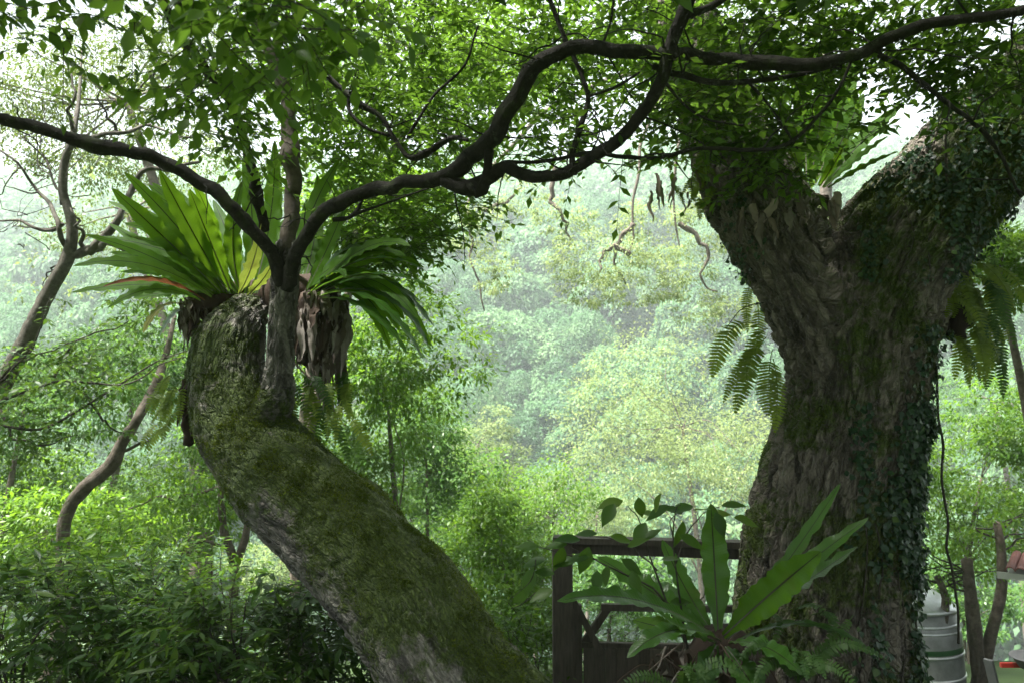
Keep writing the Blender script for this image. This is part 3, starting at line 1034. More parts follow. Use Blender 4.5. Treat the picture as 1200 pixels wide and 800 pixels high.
def bark_trunk(parent, axes, voxel, cell, depth, mat, seed, moss_fn):
    """One continuous trunk: AXES are lists of (x, y, z, radius) rows, fused by voxel remesh, then given furrowed bark relief."""
    lines = [catmull(a, 0.10) for a in axes]
    V, F = join([tube(c[:, :3], c[:, 3], 40, 0.07, seed + k) for k, c in enumerate(lines)])
    me = make_mesh('trunk_base', V, F)
    tmp = bpy.data.objects.new('trunk_base', me)
    COL.objects.link(tmp)
    md = tmp.modifiers.new('r', 'REMESH')
    md.mode = 'VOXEL'
    md.voxel_size = voxel
    ms = tmp.modifiers.new('s', 'SMOOTH')
    ms.factor = 0.5
    ms.iterations = int(0.09 / voxel)
    dg = bpy.context.evaluated_depsgraph_get()
    ev = tmp.evaluated_get(dg).to_mesh()
    n = len(ev.vertices)
    co = np.zeros(n * 3, np.float32)
    ev.vertices.foreach_get('co', co)
    nr = np.zeros(n * 3, np.float32)
    ev.vertices.foreach_get('normal', nr)
    lv = np.zeros(len(ev.loops), np.int32)
    ev.loops.foreach_get('vertex_index', lv)
    co = co.reshape(-1, 3).astype(float)
    nr = nr.reshape(-1, 3).astype(float)
    assert len(lv) == 4 * len(ev.polygons)
    Q = lv.reshape(-1, 4)
    tmp.evaluated_get(dg).to_mesh_clear()
    bpy.data.objects.remove(tmp)
    bpy.data.meshes.remove(me)
    # local bark coordinates: round each axis and along it, blended between axes
    acc, wsum = np.zeros((n, 3)), np.zeros((n, 1))
    s0 = 0.0
    for c in lines:
        pts = c[:, :3]
        T, N, B = frames(pts)
        s = np.concatenate([[0], np.cumsum(np.linalg.norm(np.diff(pts, axis=0), axis=1))])
        if c is lines[0]:
            s_main = s
        else:
            s0 = s_main[np.argmin(((lines[0][:, :3] - pts[0]) ** 2).sum(1))]
        d2 = ((co[:, None, :] - pts[None]) ** 2).sum(-1)
        k = np.argmin(d2, 1)
        d = co - pts[k]
        loc = np.column_stack([(d * N[k]).sum(1), (d * B[k]).sum(1), s[k] + (d * T[k]).sum(1) + s0])
        w = (1.0 / np.maximum(np.sqrt(d2[np.arange(n), k]) / c[k, 3], 0.2) ** 10)[:, None]
        acc += loc * w
        wsum += w
    bk = acc / wsum
    warp = np.column_stack([fbm(bk * np.array([6, 6, 3.0]), 3, seed + k) for k in range(3)])
    q = bk / np.array([cell[0], cell[0], cell[1]]) + warp * 0.6
    f1, f2, cid = worley(q, seed)
    plate = smooth01(f2 - f1, 0.0, 0.34)
    fine = fbm(bk / np.array([cell[0], cell[0], cell[1]]) * 3.1, 3, seed + 9)
    big = fbm(co * 2.2, 3, seed + 3)
    disp = depth * (plate - 0.6) + depth * 0.35 * fine + depth * 0.5 * (cid - 0.5) * plate + (0.014 if seed == 70 else 0.007) * big
    V = co + nr * disp[:, None]
    moss = moss_fn(co, nr, fbm(co * 3.0, 4, seed + 20))
    trunk = part('trunk', V, [Q], mat, parent, {'bark': bk * np.array([1, 1, 0.3]), 'plate': cid, 'moss': moss})
    # moss cushions: short blades standing on the mossy bark
    pr = np.clip(moss - 0.45, 0, 1) * (fbm(co * 9.0, 3, seed + 31) > -0.1)
    u, v, d = proj(V)
    pr = pr * ((u > -30) & (u < 1230) & (v > -30) & (v < 830))
    facing = (nr * (C_O - co)).sum(1) > -0.25
    pr = pr * facing
    m = 48000
    k = rng.choice(n, m, p=pr / pr.sum())
    pos = V[k] + rng.normal(0, voxel * 0.6, (m, 3)) - nr[k] * 0.004
    ax = nr[k] + rng.normal(0, 0.6, (m, 3)) + np.array([0, 0, -0.1])
    Ln = rng.uniform(0.006, 0.013, m) * (1 + 1.1 * np.clip(fbm(pos * 14.0, 2, 51), 0, 1))
    mv, mf, mr = leaf_cloud(pos, ax, rng.normal(0, 1, (m, 3)), Ln, Ln * 0.4, T2, np.clip(0.5 + 0.5 * fbm(pos * 5, 2, 77) * 0.8 + rng.normal(0, .1, m), 0, .99))
    part('moss', mv, mf, M['moss'], parent, {'rnd': mr}, kind='stuff')
    return V, nr, moss


def axis_rows(rows):
    return [(*P(u, v, d), R(r, d)) for u, v, d, r in rows]


# --- leaning tree on the left
lt_base = np.array([0.20, 3.9, float(ground_z(np.array([.2]), np.array([3.9]))[0])])
lean = thing('leaning_tree', lt_base, 'massive leaning tree with mossy bark that bends upward under a nest fern', 'tree')
lean_axis = [(lt_base[0] + .1, lt_base[1], lt_base[2] - .4, .44)] + axis_rows([
    (612, 900, 3.95, 88), (540, 806, 4.1, 80), (474, 706, 4.4, 70), (392, 618, 4.75, 65), (315, 545, 5.05, 58), (272, 480, 5.25, 49), (264, 432, 5.35, 43), (272, 398, 5.45, 38), (284, 374, 5.55, 30), (297, 360, 5.65, 20)])
stem_axis = axis_rows([(300, 520, 5.1, 30), (322, 472, 5.02, 22), (328, 430, 4.98, 15.5), (329, 385, 4.95, 14.5), (333, 335, 4.95, 15), (338, 285, 4.97, 12.5)])


def lean_moss(co, nr, n):
    u, v, d = proj(co)
    return 0.49 + 0.26 * nr[:, 2] + 0.16 * smooth01(v, 420, 560) + 0.28 * n - 0.25 * smooth01(v, 640, 790) - 0.3 * ((u > 305) & (v < 455))


LV, LN, LM = bark_trunk(lean, [lean_axis, stem_axis], 0.0115, (0.05, 0.22), 0.015, M['bark_mossy'], 40, lean_moss)

D0 = 4.95
LEAN_BRANCHES = []


def lean_branch(rows, seg=10, name='branch', mat='bark_branch', rough=0.09, dens=0.03):
    pts = np.array([P(u, v, d) for u, v, d, r in rows])
    rad = np.array([R(r * 0.72, d) for u, v, d, r in rows])
    LEAN_BRANCHES.append(pts)
    c = catmull(np.column_stack([pts, rad]), dens)
    off = np.column_stack([fbm(c[:, :3] * 5.5 + 9.1 * k, 2, 60 + k) for k in range(3)])
    off[:2] *= 0.2
    c[:, :3] += off * (c[:, 3:4] * 0.55 + 0.002)
    knot = np.clip(vnoise(c[:, :3] * 7.0, 44) - 0.35, 0, 1)
    c[:, 3] *= 1 + 0.9 * knot
    V, F = tube(c[:, :3], c[:, 3], seg + 4, rough * 1.6, int(rng.integers(1000)))
    return part(name, V, F, M[mat], lean)


lean_branch([(337, 300, 4.96, 13), (341, 240, 5.0, 12.5), (342, 180, 5.05, 13), (338, 125, 5.1, 12), (322, 75, 5.15, 11), (303, 40, 5.2, 10), (290, -10, 5.2, 9), (285, -90, 5.3, 7)], 14, mat='bark_brown')
lean_branch([(333, 338, 4.92, 11), (320, 305, 4.88, 11), (292, 264, 4.8, 11), (256, 228, 4.75, 11), (215, 199, 4.7, 11), (170, 182, 4.65, 10.5), (120, 170, 4.6, 10.5), (60, 155, 4.55, 10), (0, 138, 4.5, 9.5), (-80, 112, 4.4, 8)], 14)
lean_branch([(336, 338, 4.9, 11), (347, 300, 4.8, 11.5), (375, 256, 4.65, 11), (420, 229, 4.5, 11), (470, 216, 4.35, 11), (518, 207, 4.2, 12), (556, 180, 4.1, 14.5), (583, 147, 4.0, 15), (603, 110, 3.95, 14.5), (627, 79, 3.9, 13.5), (662, 61, 3.85, 12.5), (720, 57, 3.8, 11.5), (790, 62, 3.75, 10.5), (850, 67, 3.7, 10.5), (905, 75, 3.65, 11.5), (945, 76, 3.6, 10), (1000, 62, 3.55, 9.5), (1060, 38, 3.5, 9.5), (1120, 22, 3.45, 8.5), (1190, 14, 3.4, 8), (1290, -10, 3.3, 6)], 14)
lean_branch([(520, 212, 4.2, 10), (548, 216, 4.12, 14), (570, 208, 4.08, 12), (590, 196, 4.05, 10.5), (612, 203, 4.02, 10), (640, 204, 4.0, 9), (666, 200, 3.95, 10), (700, 180, 3.9, 9), (740, 148, 3.85, 10), (764, 110, 3.8, 10), (784, 62, 3.75, 10.5), (800, 15, 3.7, 11), (815, -50, 3.6, 10)], 12)
lean_branch([(552, 214, 4.1, 9), (560, 222, 4.08, 12), (566, 214, 4.07, 10), (571, 196, 4.06, 7.5), (572, 176, 4.05, 8)], 10)
lean_branch([(668, 199, 3.95, 9), (670, 205, 3.94, 7), (668, 183, 3.95, 4.5), (680, 146, 3.95, 4.5), (690, 112, 3.97, 4), (672, 66, 4.0, 3.5), (655, 30, 4.0, 3.8), (640, -10, 4.0, 4)], 7)
lean_branch([(590, 190, 4.05, 3), (640, 188, 4.0, 3), (690, 180, 3.9, 3), (730, 184, 3.88, 3.6), (770, 186, 3.86, 3.4), (820, 174, 3.82, 3.2), (878, 177, 3.78, 3.2), (922, 170, 3.72, 3), (958, 138, 3.68, 2.8), (985, 98, 3.64, 2.5), (1000, 62, 3.6, 2.2)], 7)
lean_branch([(765, 78, 3.8, 5), (800, 86, 3.78, 5.5), (850, 96, 3.74, 4.8), (910, 93, 3.7, 4.2), (945, 85, 3.66, 3.4), (985, 74, 3.6, 2.5)], 8)
lean_branch([(1020, 56, 3.55, 4.5), (1060, 82, 3.6, 4.4), (1100, 113, 3.7, 4), (1140, 143, 3.8, 3.6), (1170, 180, 3.9, 3), (1195, 230, 4.0, 2.2)], 7)
lean_branch([(310, 270, 4.97, 8), (298, 215, 4.8, 8), (284, 160, 4.6, 7), (268, 118, 4.3, 7), (240, 78, 3.9, 7), (214, 42, 3.5, 7), (190, 0, 3.2, 7), (170, -50, 3.0, 6)], 9)
lean_branch([(340, 68, 5.1, 5), (372, 80, 5.1, 4.5), (400, 104, 5.1, 5), (418, 122, 5.1, 6), (448, 140, 5.1, 4), (462, 162, 5.08, 3.6), (478, 183, 5.05, 4), (500, 178, 5.0, 4.4), (530, 160, 4.9, 4.4), (548, 165, 4.8, 3)], 7)
lean_branch([(410, 110, 5.1, 3), (408, 130, 5.1, 3), (430, 150, 5.08, 2.6), (458, 160, 5.08, 2.5)], 6)
lean_branch([(478, 162, 5.05, 3), (490, 140, 5.0, 2.6), (510, 110, 5.0, 2.3), (545, 75, 5.0, 2), (560, 30, 5.0, 1.6)], 6)
lean_branch([(390, 258, 4.6, 4), (408, 255, 4.62, 3.4), (420, 246, 4.65, 3), (426, 230, 4.65, 2.4)], 6)
lean_branch([(405, 256, 4.6, 2.5), (440, 243, 4.5, 2), (480, 228, 4.5, 1.6), (520, 216, 4.6, 1.2)], 6)
lean_branch([(770, 84, 3.8, 3), (800, 120, 3.8, 2.4), (830, 140, 3.8, 2), (870, 148, 3.8, 1.6)], 6)
lean_branch([(875, 95, 3.72, 2), (905, 130, 3.7, 1.8), (935, 175, 3.7, 1.2)], 6)
lean_branch([(690, 113, 3.97, 2.5), (720, 102, 3.95, 2.2), (750, 84, 3.9, 2)], 6)
lean_branch([(800, 20, 3.7, 7), (830, 8, 3.7, 6), (870, -20, 3.7, 5)], 8)
lean_branch([(700, 60, 3.85, 2.5), (715, 30, 3.9, 2), (720, -10, 3.95, 1.6)], 6)

for k in range(110):
    ln = LEAN_BRANCHES[rng.choice([0, 1, 2, 3, 5, 6, 7, 8, 9, 10], p=[.08, .16, .2, .14, .08, .08, .08, .06, .06, .06])]
    q = catmull(ln, .05)
    a = q[rng.integers(len(q))]
    dr = unit(rng.normal(0, 1, 3) + np.array([0, 0, .25]))
    Lt = rng.uniform(.12, .5)
    wlimb('twig', [a, a + dr * Lt * .5 + rng.normal(0, .03, 3), a + dr * Lt + np.array([0, 0, -.12 * Lt])], .0055, .0015, M['bark_branch'], lean, .008, 7, 5, .05)

# --- furrowed tree on the right
rt_base = np.array([1.95, 5.0, float(ground_z(np.array([1.95]), np.array([5.0]))[0])])
big = thing('furrowed_tree', rt_base, 'huge upright tree with furrowed dark bark that forks at the upper right', 'tree')
main_axis = [(rt_base[0] + .02, rt_base[1], rt_base[2] - .4, .72)] + axis_rows([(u, v, d, r * .87) for u, v, d, r in [
    (960, 880, 5.0, 128), (958, 800, 5.0, 116), (962, 720, 5.0, 110), (968, 640, 5.02, 106), (982, 560, 5.05, 98), (998, 480, 5.1, 90), (1006, 410, 5.15, 90), (1022, 345, 5.2, 92), (1056, 285, 5.25, 86), (1106, 228, 5.3, 78), (1160, 165, 5.3, 72), (1225, 95, 5.3, 66), (1310, 10, 5.2, 60), (1400, -60, 5.1, 56)]])
fork_axis = axis_rows([(u, v, d, r * .95) for u, v, d, r in [(975, 600, 5.05, 30), (986, 520, 5.08, 44), (988, 450, 5.1, 58), (966, 380, 5.12, 58), (934, 318, 5.2, 56), (902, 262, 5.3, 60), (874, 212, 5.45, 58), (848, 150, 5.6, 46), (824, 90, 5.75, 40), (806, 30, 5.9, 36), (795, -40, 6.1, 32), (790, -120, 6.3, 28)]])


def big_moss(co, nr, n):
    u, v, d = proj(co)
    right = smooth01(u, 960, 1040)
    left = smooth01(900 - u + 0.0 * v, -20, 40) * smooth01(v, 560, 640)
    return 0.31 + 0.34 * n + 0.24 * right + 0.30 * left + 0.14 * nr[:, 2]


BV, BN, BM = bark_trunk(big, [main_axis, fork_axis], 0.0135, (0.056, 0.25), 0.036, M['bark_big'], 70, big_moss)

# ------------------------------------------------------------------ canopy leaves of the two trees


def zone_sprays(zones, leaf_len, n_leaf, twig_len, aspect, **kw):
    res = [sprays(ell(n, P(u, v, d), (R(ru, d), dd, R(rv, d))), np.column_stack([rng.normal(0, 1, n), rng.normal(0, 1, n), rng.normal(-0.15, 0.25, n)]), twig_len, n_leaf, leaf_len, aspect, **kw)
           for u, v, d, ru, rv, dd, n in zones]
    return [np.concatenate([r[k] for r in res]) for k in range(5)], [t for r in res for t in r[5]]


def along_branch_sprays(lines, per_m, leaf_len, n_leaf, twig_len, aspect, vmax=260, **kw):
    c, d = [], []
    for pts in lines:
        q = catmull(pts, 0.05)
        u, v, dd = proj(q)
        q = q[v < vmax]
        if len(q) < 3:
            continue
        n = max(1, int(per_m * 0.05 * len(q)))
        k = rng.integers(0, len(q), n)
        c.append(q[k])
        d.append(np.column_stack([rng.normal(0, 1, n), rng.normal(0, 1, n), rng.normal(0.1, 0.5, n)]))
    r = sprays(np.concatenate(c), np.concatenate(d), twig_len, n_leaf, leaf_len, aspect, **kw)
    return list(r[:5]), r[5]


# leaning tree: lit layers left and centre, plus the dark near sprays
la, lt = zone_sprays([
    (430, 60, 6.2, 130, 70, 1.3, 330), (560, 60, 6.2, 120, 80, 1.3, 330), (470, 170, 6.4, 110, 60, 1.0, 260), (390, 190, 6.8, 60, 60, .9, 120),
    (640, 110, 6.0, 70, 60, .8, 100), (690, 40, 5.8, 100, 40, 1.0, 170), (460, 262, 6.0, 75, 42, .6, 170), (420, 300, 6.2, 50, 30, .5, 70),
    (350, 60, 6.0, 60, 60, .8, 110), (640, 170, 5.6, 50, 25, .4, 30), (540, 235, 6.4, 40, 30, .5, 45), (740, 20, 5.6, 80, 30, .8, 90)], 0.085, 9, 0.34, 0.46)
lb, lt2 = zone_sprays([(205, 70, 3.1, 60, 45, .4, 26), (290, 130, 3.4, 50, 70, .4, 36), (285, 60, 2.6, 60, 50, .3, 26), (300, 20, 2.1, 90, 30, .3, 30), (250, 150, 3.4, 60, 30, .3, 14),
                       (20, 20, 2.6, 50, 40, .3, 22), (390, 20, 2.6, 80, 40, .4, 26), (150, 0, 2.6, 80, 20, .3, 14), (380, 60, 3.0, 40, 50, .4, 14)], 0.062, 8, 0.26, 0.55, hang=0.6)
lc, lt3 = along_branch_sprays([LEAN_BRANCHES[k] for k in (5, 6, 7, 8, 9, 10, 12, 13, 14, 15, 16, 17, 18)], 9, 0.07, 7, 0.26, 0.46, vmax=230)
arr = [np.concatenate([a, b, c]) for a, b, c in zip(la, lb, lc)]
split_leaves(lean, *arr, M['leaf_canopy'], 300, T4)
V, F = join(lt + lt2 + lt3)
part('twigs', V, F, M['twig'], lean, kind='stuff')

# furrowed tree: darker leaves filling the upper right
ra, rt = zone_sprays([
    (800, 60, 4.7, 90, 70, .5, 130), (880, 100, 4.5, 90, 65, .6, 160), (810, 135, 4.6, 60, 50, .5, 80), (950, 45, 4.5, 100, 50, .6, 150), (1060, 40, 4.4, 110, 40, .6, 150),
    (1150, 45, 4.1, 80, 45, .5, 110), (905, 165, 4.4, 45, 35, .35, 55), (1010, 150, 4.7, 45, 28, .3, 12), (1110, 95, 4.4, 50, 25, .4, 36), (760, 120, 5.2, 50, 60, .4, 40), (900, 10, 4.6, 200, 30, .8, 190), (1190, 100, 4.0, 30, 40, .4, 24), (880, 215, 4.5, 14, 22, .1, 6), (940, 205, 4.5, 14, 25, .1, 6)], 0.070, 8, 0.27, 0.52)
split_leaves(big, *ra, M['leaf_canopy'], 300, T4)
V, F = join(rt)
part('twigs', V, F, M['twig'], big, kind='stuff')


# crowns overhead and behind the viewpoint, out of the frame but shading everything here
def overhead(n, xr, yr, zr):
    p = np.column_stack([rng.uniform(*xr, n), rng.uniform(*yr, n), rng.uniform(*zr, n)])
    n3 = fbm(p * 0.8, 2, 3)
    u, v, d = proj(p)
    keep = ((d < 0.2) | (v < -12) | (u < -120) | (u > 1320)) & (n3 > -0.55)
    keep &= (rng.random(n) < np.where(p[:, 1] > 4.2, 0.46 if xr[0] < 0 else 0.4, 1.0)) | ((p[:, 0] > .8) & (p[:, 1] > 6))
    keep &= p[:, 2] > 3.3 + 0.25 * np.abs(p[:, 1] - 1) * (p[:, 1] < 1)
    return p[keep]


for who, xr, n in ((lean, (-7.5, 0.5), 62000), (big, (0.5, 10.5), 100000)):
    p = overhead(n, xr, (-2.6, 8.0 if who is lean else 11.5), (3.0, 8.2 if who is lean else 9.8))
    m = len(p)
    L = rng.uniform(0.11, 0.22, m)
    ax = rng.normal(0, 1, (m, 3)) - np.array([0, 0, .5])
    V, F, r = leaf_cloud(p, ax, np.array([0, 0, 1.0]) + rng.normal(0, .4, (m, 3)), L, L * .5, T2)
    part('crown', V, F, M['leaf_dark'], who, {'rnd': r}, kind='stuff')
for who, a, b_, r0 in ((lean, P(290, -80, 5.3), np.array([-2.2, 3.2, 6.2]), .05), (lean, P(-70, 116, 4.45), np.array([-4.5, 3.0, 5.0]), .05), (big, P(1390, -50, 5.15), np.array([5.6, 3.5, 6.4]), .3), (big, P(790, -110, 6.25), np.array([1.0, 6.0, 7.0]), .16), (big, np.array([5.4, 3.7, 6.2]), np.array([3.2, 0.2, 6.6]), .16), (lean, np.array([-2.2, 3.2, 6.0]), np.array([-2.0, 0.2, 6.4]), .04)):
    wlimb('branch', [a, a * .5 + b_ * .5 + np.array([0, 0, .2]), b_], r0, r0 * .3, M['bark_branch'], who, .04, 8, 8, .15)

# ------------------------------------------------------------------ ferns


def strap(parent, pts, width, mat, wavy=0.5, roll=0.0, ns=34, name='frond', fold=0.16, label=None, taper=0.62, blunt=1.0, facing=None):
    """A long undulating bird's-nest-fern blade along PTS (base to tip)."""
    c = catmull(pts, np.linalg.norm(np.diff(np.asarray(pts), axis=0), axis=1).sum() / ns)
    n = len(c)
    t = np.linspace(0, 1, n)
    T = unit(np.gradient(c, axis=0))
    ref = np.array([0, 0, 1.0]) if facing is None else np.asarray(facing, float)
    X = np.cross(T, ref)
    bad = np.linalg.norm(X, axis=1) < 0.15
    X[bad] = np.cross(T[bad], np.array([0.3, -1.0, 0.1]))
    X = unit(X)
    for k in range(1, n):
        if X[k] @ X[k - 1] < 0:
            X[k] = -X[k]
    for _ in range(6):
        X[1:-1] = unit(X[:-2] + 2 * X[1:-1] + X[2:])
    Nn = np.cross(X, T)
    if roll:
        ca, sa = math.cos(roll), math.sin(roll)
        X, Nn = X * ca + Nn * sa, Nn * ca - X * sa
    w = (0.20 + 0.80 * smooth01(t, 0, 0.42)) * np.sqrt(np.clip(1 - (np.clip((t - taper) / (1.0 - taper), 0, 1) ** 1.6) * 0.995, 0, 1)) * (1 - 0.25 * smooth01(t, taper, 1))
    xs = np.linspace(-1, 1, 9)
    ph, fq = rng.uniform(0, 6.28, 2), rng.uniform(5.5, 8.5)
    V, fx, ft = [], [], []
    edge = 1 + 0.05 * rng.normal(0, 1, (n, 2)) + 0.045 * np.sin(2 * math.pi * rng.uniform(8, 12) * t[:, None] + rng.uniform(0, 6, 2))
    for j, x in enumerate(xs):
        sd = 0 if x < 0 else 1
        wob = wavy * 0.52 * (0.45 + 0.55 * np.sin(2 * math.pi * rng.uniform(.7, 1.6) * t + rng.uniform(0, 6)) ** 2) * np.sin(2 * math.pi * fq * t + ph[sd] + 0.8 * np.sin(9 * t)) * abs(x) ** 1.7
        e = 1 + (edge[:, sd] - 1) * abs(x) ** 3
        z = fold * abs(x) + wob
        V.append(c + X * (x * width * 0.5 * w * e)[:, None] + Nn * (z * width * 0.5 * w)[:, None])
        fx.append(np.full(n, x))
        ft.append(t * (len(t) / 34))
    V = np.stack(V, 1).reshape(-1, 3)
    fx = np.stack(fx, 1).ravel()
    ft = np.stack(ft, 1).ravel()
    m = len(xs)
    i = np.arange(n - 1)[:, None] * m + np.arange(m - 1)[None]
    Q = np.stack([i, i + 1, i + m + 1, i + m], -1).reshape(-1, 4)
    o = part(name, V, [Q], mat, parent, {'fx': fx, 'ft': ft}, label=label)
    rib = c - Nn * 0.003
    rv, rf = tube(rib[::2], np.linspace(.006, .0015, len(rib[::2])) * (width / 0.15), 5)
    part('midrib', rv, rf, M['dead'], o)
    return o


def bez(a, b, c, n=7):
    t = np.linspace(0, 1, n)[:, None]
    return (1 - t) ** 2 * a + 2 * t * (1 - t) * b + t * t * c


def hang_strip(parent, a, length, width, mat, sway=0.12, name='dead_frond', dirn=None):
    """A withered frond hanging limp and curled."""
    n = 11
    t = np.linspace(0, 1, n)
    off = np.array([rng.normal(0, sway), rng.normal(0, sway), 0]) if dirn is None else np.asarray(dirn)
    c = a + off * (t ** 1.2)[:, None] * length + np.array([0, 0, -1.0]) * (t * length)[:, None] + np.cumsum(rng.normal(0, .006, (n, 3)), 0)
    az = rng.uniform(0, 6.28) + np.cumsum(rng.normal(0, .25, n))
    X = np.column_stack([np.cos(az), np.sin(az) * .5, np.zeros(n)])
    w = width * (0.5 + 0.6 * np.sin(math.pi * np.clip(t * .9 + .08, 0, 1))) * (1 - .75 * t ** 3)
    Nn = np.column_stack([-X[:, 1], X[:, 0], np.zeros(n)])
    rows = [c + X * (x * w * .5)[:, None] + Nn * (w * (0.35 * abs(x) + rng.normal(0, .07, n)))[:, None] for x in (-1, -.5, 0, .5, 1)]
    V = np.stack(rows, 1).reshape(-1, 3)
    i = np.arange(n - 1)[:, None] * 5 + np.arange(4)[None]
    return part(name, V, [np.stack([i, i + 1, i + 6, i + 5], -1).reshape(-1, 4)], mat, parent)


# --- great nest fern on the bend of the leaning trunk
nc = P(305, 350, 5.45)
nest = thing('nest_fern', nc, 'large nest fern with long wavy fronds growing round the bend of the leaning trunk', 'fern')
fronds = [  # base, control, tip (u, v, D), width px, material
    ((258, 342, 5.35), (205, 290, 5.1), (131, 221, 4.95), 36, 'strap'), ((262, 342, 5.4), (215, 270, 5.3), (146, 202, 5.2), 30, 'strap'),
    ((266, 340, 5.3), (235, 290, 5.0), (187, 200, 4.85), 32, 'strap'), ((270, 340, 5.25), (245, 280, 5.1), (222, 222, 5.0), 34, 'strap'),
    ((282, 342, 5.3), (268, 280, 5.2), (284, 213, 5.1), 32, 'strap'), ((288, 344, 5.45), (300, 270, 5.5), (286, 180, 5.6), 32, 'strap'),
    ((280, 344, 5.25), (298, 310, 4.95), (306, 262, 4.9), 26, 'strap_old'), ((290, 346, 5.3), (312, 325, 5.1), (322, 300, 5.1), 26, 'strap_old'),
    ((296, 344, 5.55), (320, 260, 5.7), (322, 165, 5.75), 30, 'strap'), ((300, 344, 5.6), (318, 290, 5.8), (328, 205, 5.9), 26, 'strap'),
    ((250, 345, 5.35), (185, 300, 5.2), (100, 275, 5.05), 24, 'strap'), ((248, 348, 5.3), (170, 300, 5.0), (86, 312, 4.85), 26, 'strap'),
    ((255, 345, 5.5), (190, 300, 5.6), (128, 262, 5.7), 22, 'strap'), ((240, 352, 5.35), (185, 320, 5.1), (121, 336, 4.95), 13, 'strap_red'),
    ((235, 352, 5.4), (180, 330, 5.2), (126, 361, 5.1), 22, 'strap'), ((225, 360, 5.4), (190, 350, 5.3), (168, 390, 5.2), 24, 'strap_old'),
    ((228, 362, 5.45), (205, 360, 5.35), (187, 394, 5.3), 20, 'strap_shade'),
    ((350, 340, 5.5), (355, 260, 5.7), (398, 188, 5.8), 34, 'strap'), ((352, 338, 5.6), (372, 280, 5.9), (372, 205, 6.1), 28, 'strap'), ((358, 342, 5.4), (385, 290, 5.3), (405, 240, 5.3), 30, 'strap'),
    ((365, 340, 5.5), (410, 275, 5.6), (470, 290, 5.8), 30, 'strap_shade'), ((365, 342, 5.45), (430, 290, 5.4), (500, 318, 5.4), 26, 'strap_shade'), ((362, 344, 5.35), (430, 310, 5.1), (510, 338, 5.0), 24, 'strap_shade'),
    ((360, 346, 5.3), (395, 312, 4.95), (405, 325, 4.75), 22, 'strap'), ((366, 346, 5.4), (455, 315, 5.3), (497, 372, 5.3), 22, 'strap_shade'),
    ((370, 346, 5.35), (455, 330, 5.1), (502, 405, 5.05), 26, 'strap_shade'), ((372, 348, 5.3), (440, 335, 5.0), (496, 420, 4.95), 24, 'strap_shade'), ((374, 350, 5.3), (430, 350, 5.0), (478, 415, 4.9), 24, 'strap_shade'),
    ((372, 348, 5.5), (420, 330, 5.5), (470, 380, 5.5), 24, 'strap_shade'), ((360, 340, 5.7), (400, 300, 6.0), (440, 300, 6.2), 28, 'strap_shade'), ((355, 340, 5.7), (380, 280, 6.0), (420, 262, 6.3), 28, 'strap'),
    ((275, 342, 5.6), (240, 290, 6.0), (200, 262, 6.3), 26, 'strap'), ((290, 342, 5.7), (270, 280, 6.1), (250, 235, 6.4), 28, 'strap'), ((310, 342, 5.7), (310, 290, 6.1), (345, 250, 6.4), 28, 'strap'), ((320, 345, 5.6), (340, 320, 5.5), (350, 295, 5.4), 20, 'strap_shade')]
for k in range(38):
    if k < 17:
        e = rng.uniform(-.1, 1.45)
        Lp, u0 = rng.uniform(120, 175), rng.uniform(245, 285)
        tu, tv = u0 - Lp * math.cos(e), 345 - Lp * math.sin(e) * 1.05
        cu_, cv_ = u0 - Lp * .45 * math.cos(e + .2), 345 - Lp * .6 * math.sin(e + .15)
        mm_ = 'strap'
    else:
        e = rng.uniform(-.45, .75)
        Lp, u0 = rng.uniform(95, 150), rng.uniform(350, 372)
        tu, tv = u0 + Lp * math.cos(e), 345 - Lp * math.sin(e) + rng.uniform(0, 25)
        cu_, cv_ = u0 + Lp * .5, 345 - Lp * (.35 * math.sin(max(e, 0)) + .28)
        mm_ = 'strap_shade' if k % 4 == 0 else 'strap'
    dd_ = rng.uniform(-.55, .75)
    fronds.append(((u0, 344, 5.45), (cu_, cv_, 5.45 + dd_ * .5), (tu, tv, 5.45 + dd_), rng.uniform(22, 32), mm_))
for a, b, c, w, m in fronds:
    a, b, c = P(*a), P(*b), P(*c)
    b = b * 1.0 + (b - (a + c) / 2) * 0.35
    lab = {'strap_red': 'withered red brown frond bending to the left', 'strap_old': None}.get(m)
    strap(nest, bez(a, b, c, 9), R(w * (.70 if m == 'strap' else .70), a[1]), M[m], fold=.08, wavy=rng.uniform(.3, .5), facing=(0.0, -0.9, 0.7) if m in ('strap', 'strap_red') else (0, -0.25, 1.0), label=lab)


def root_mass(parent, rows, mat, seed, seg=36, rough=.16, name='root_mass', lab=None):
    c = catmull(axis_rows(rows), 0.03)
    V, F = tube(c[:, :3], c[:, 3], seg, rough, seed)
    q = V * np.array([30, 30, 9.0])
    V = V + unit(V - V.mean(0)) * (0.016 * fbm(q, 4, seed))[:, None]
    return part(name, V, F, mat, parent, {'rnd': rng.random(len(V)) * .3}, label=lab)


root_mass(nest, [(222, 356, 5.5, 10), (240, 354, 5.55, 18), (262, 345, 5.75, 14), (285, 342, 5.9, 14), (312, 344, 5.85, 18), (342, 346, 5.6, 26), (372, 350, 5.55, 24), (390, 360, 5.5, 10)], M['root'], 5)
root_mass(nest, [(368, 346, 5.5, 26), (370, 375, 5.5, 30), (370, 405, 5.52, 25), (374, 432, 5.55, 14), (382, 452, 5.55, 5)], M['root'], 8)
for k in range(84):
    a = rng.uniform(-1.5, 1.5)
    hang_strip(nest, P(371 + 35 * math.sin(a), rng.uniform(338, 412), 5.5 - .225 * math.cos(a)), rng.uniform(.14, .40), rng.uniform(.035, .08), M['dead'] if k % 5 else M['root'], .07)
for k in range(26):
    u = rng.uniform(208, 244)
    hang_strip(nest, P(u, rng.uniform(345, 365), 5.42 + rng.uniform(-.05, .1)), rng.uniform(.12, .38), rng.uniform(.03, .06), M['dead'] if k % 3 else M['root'], .06)
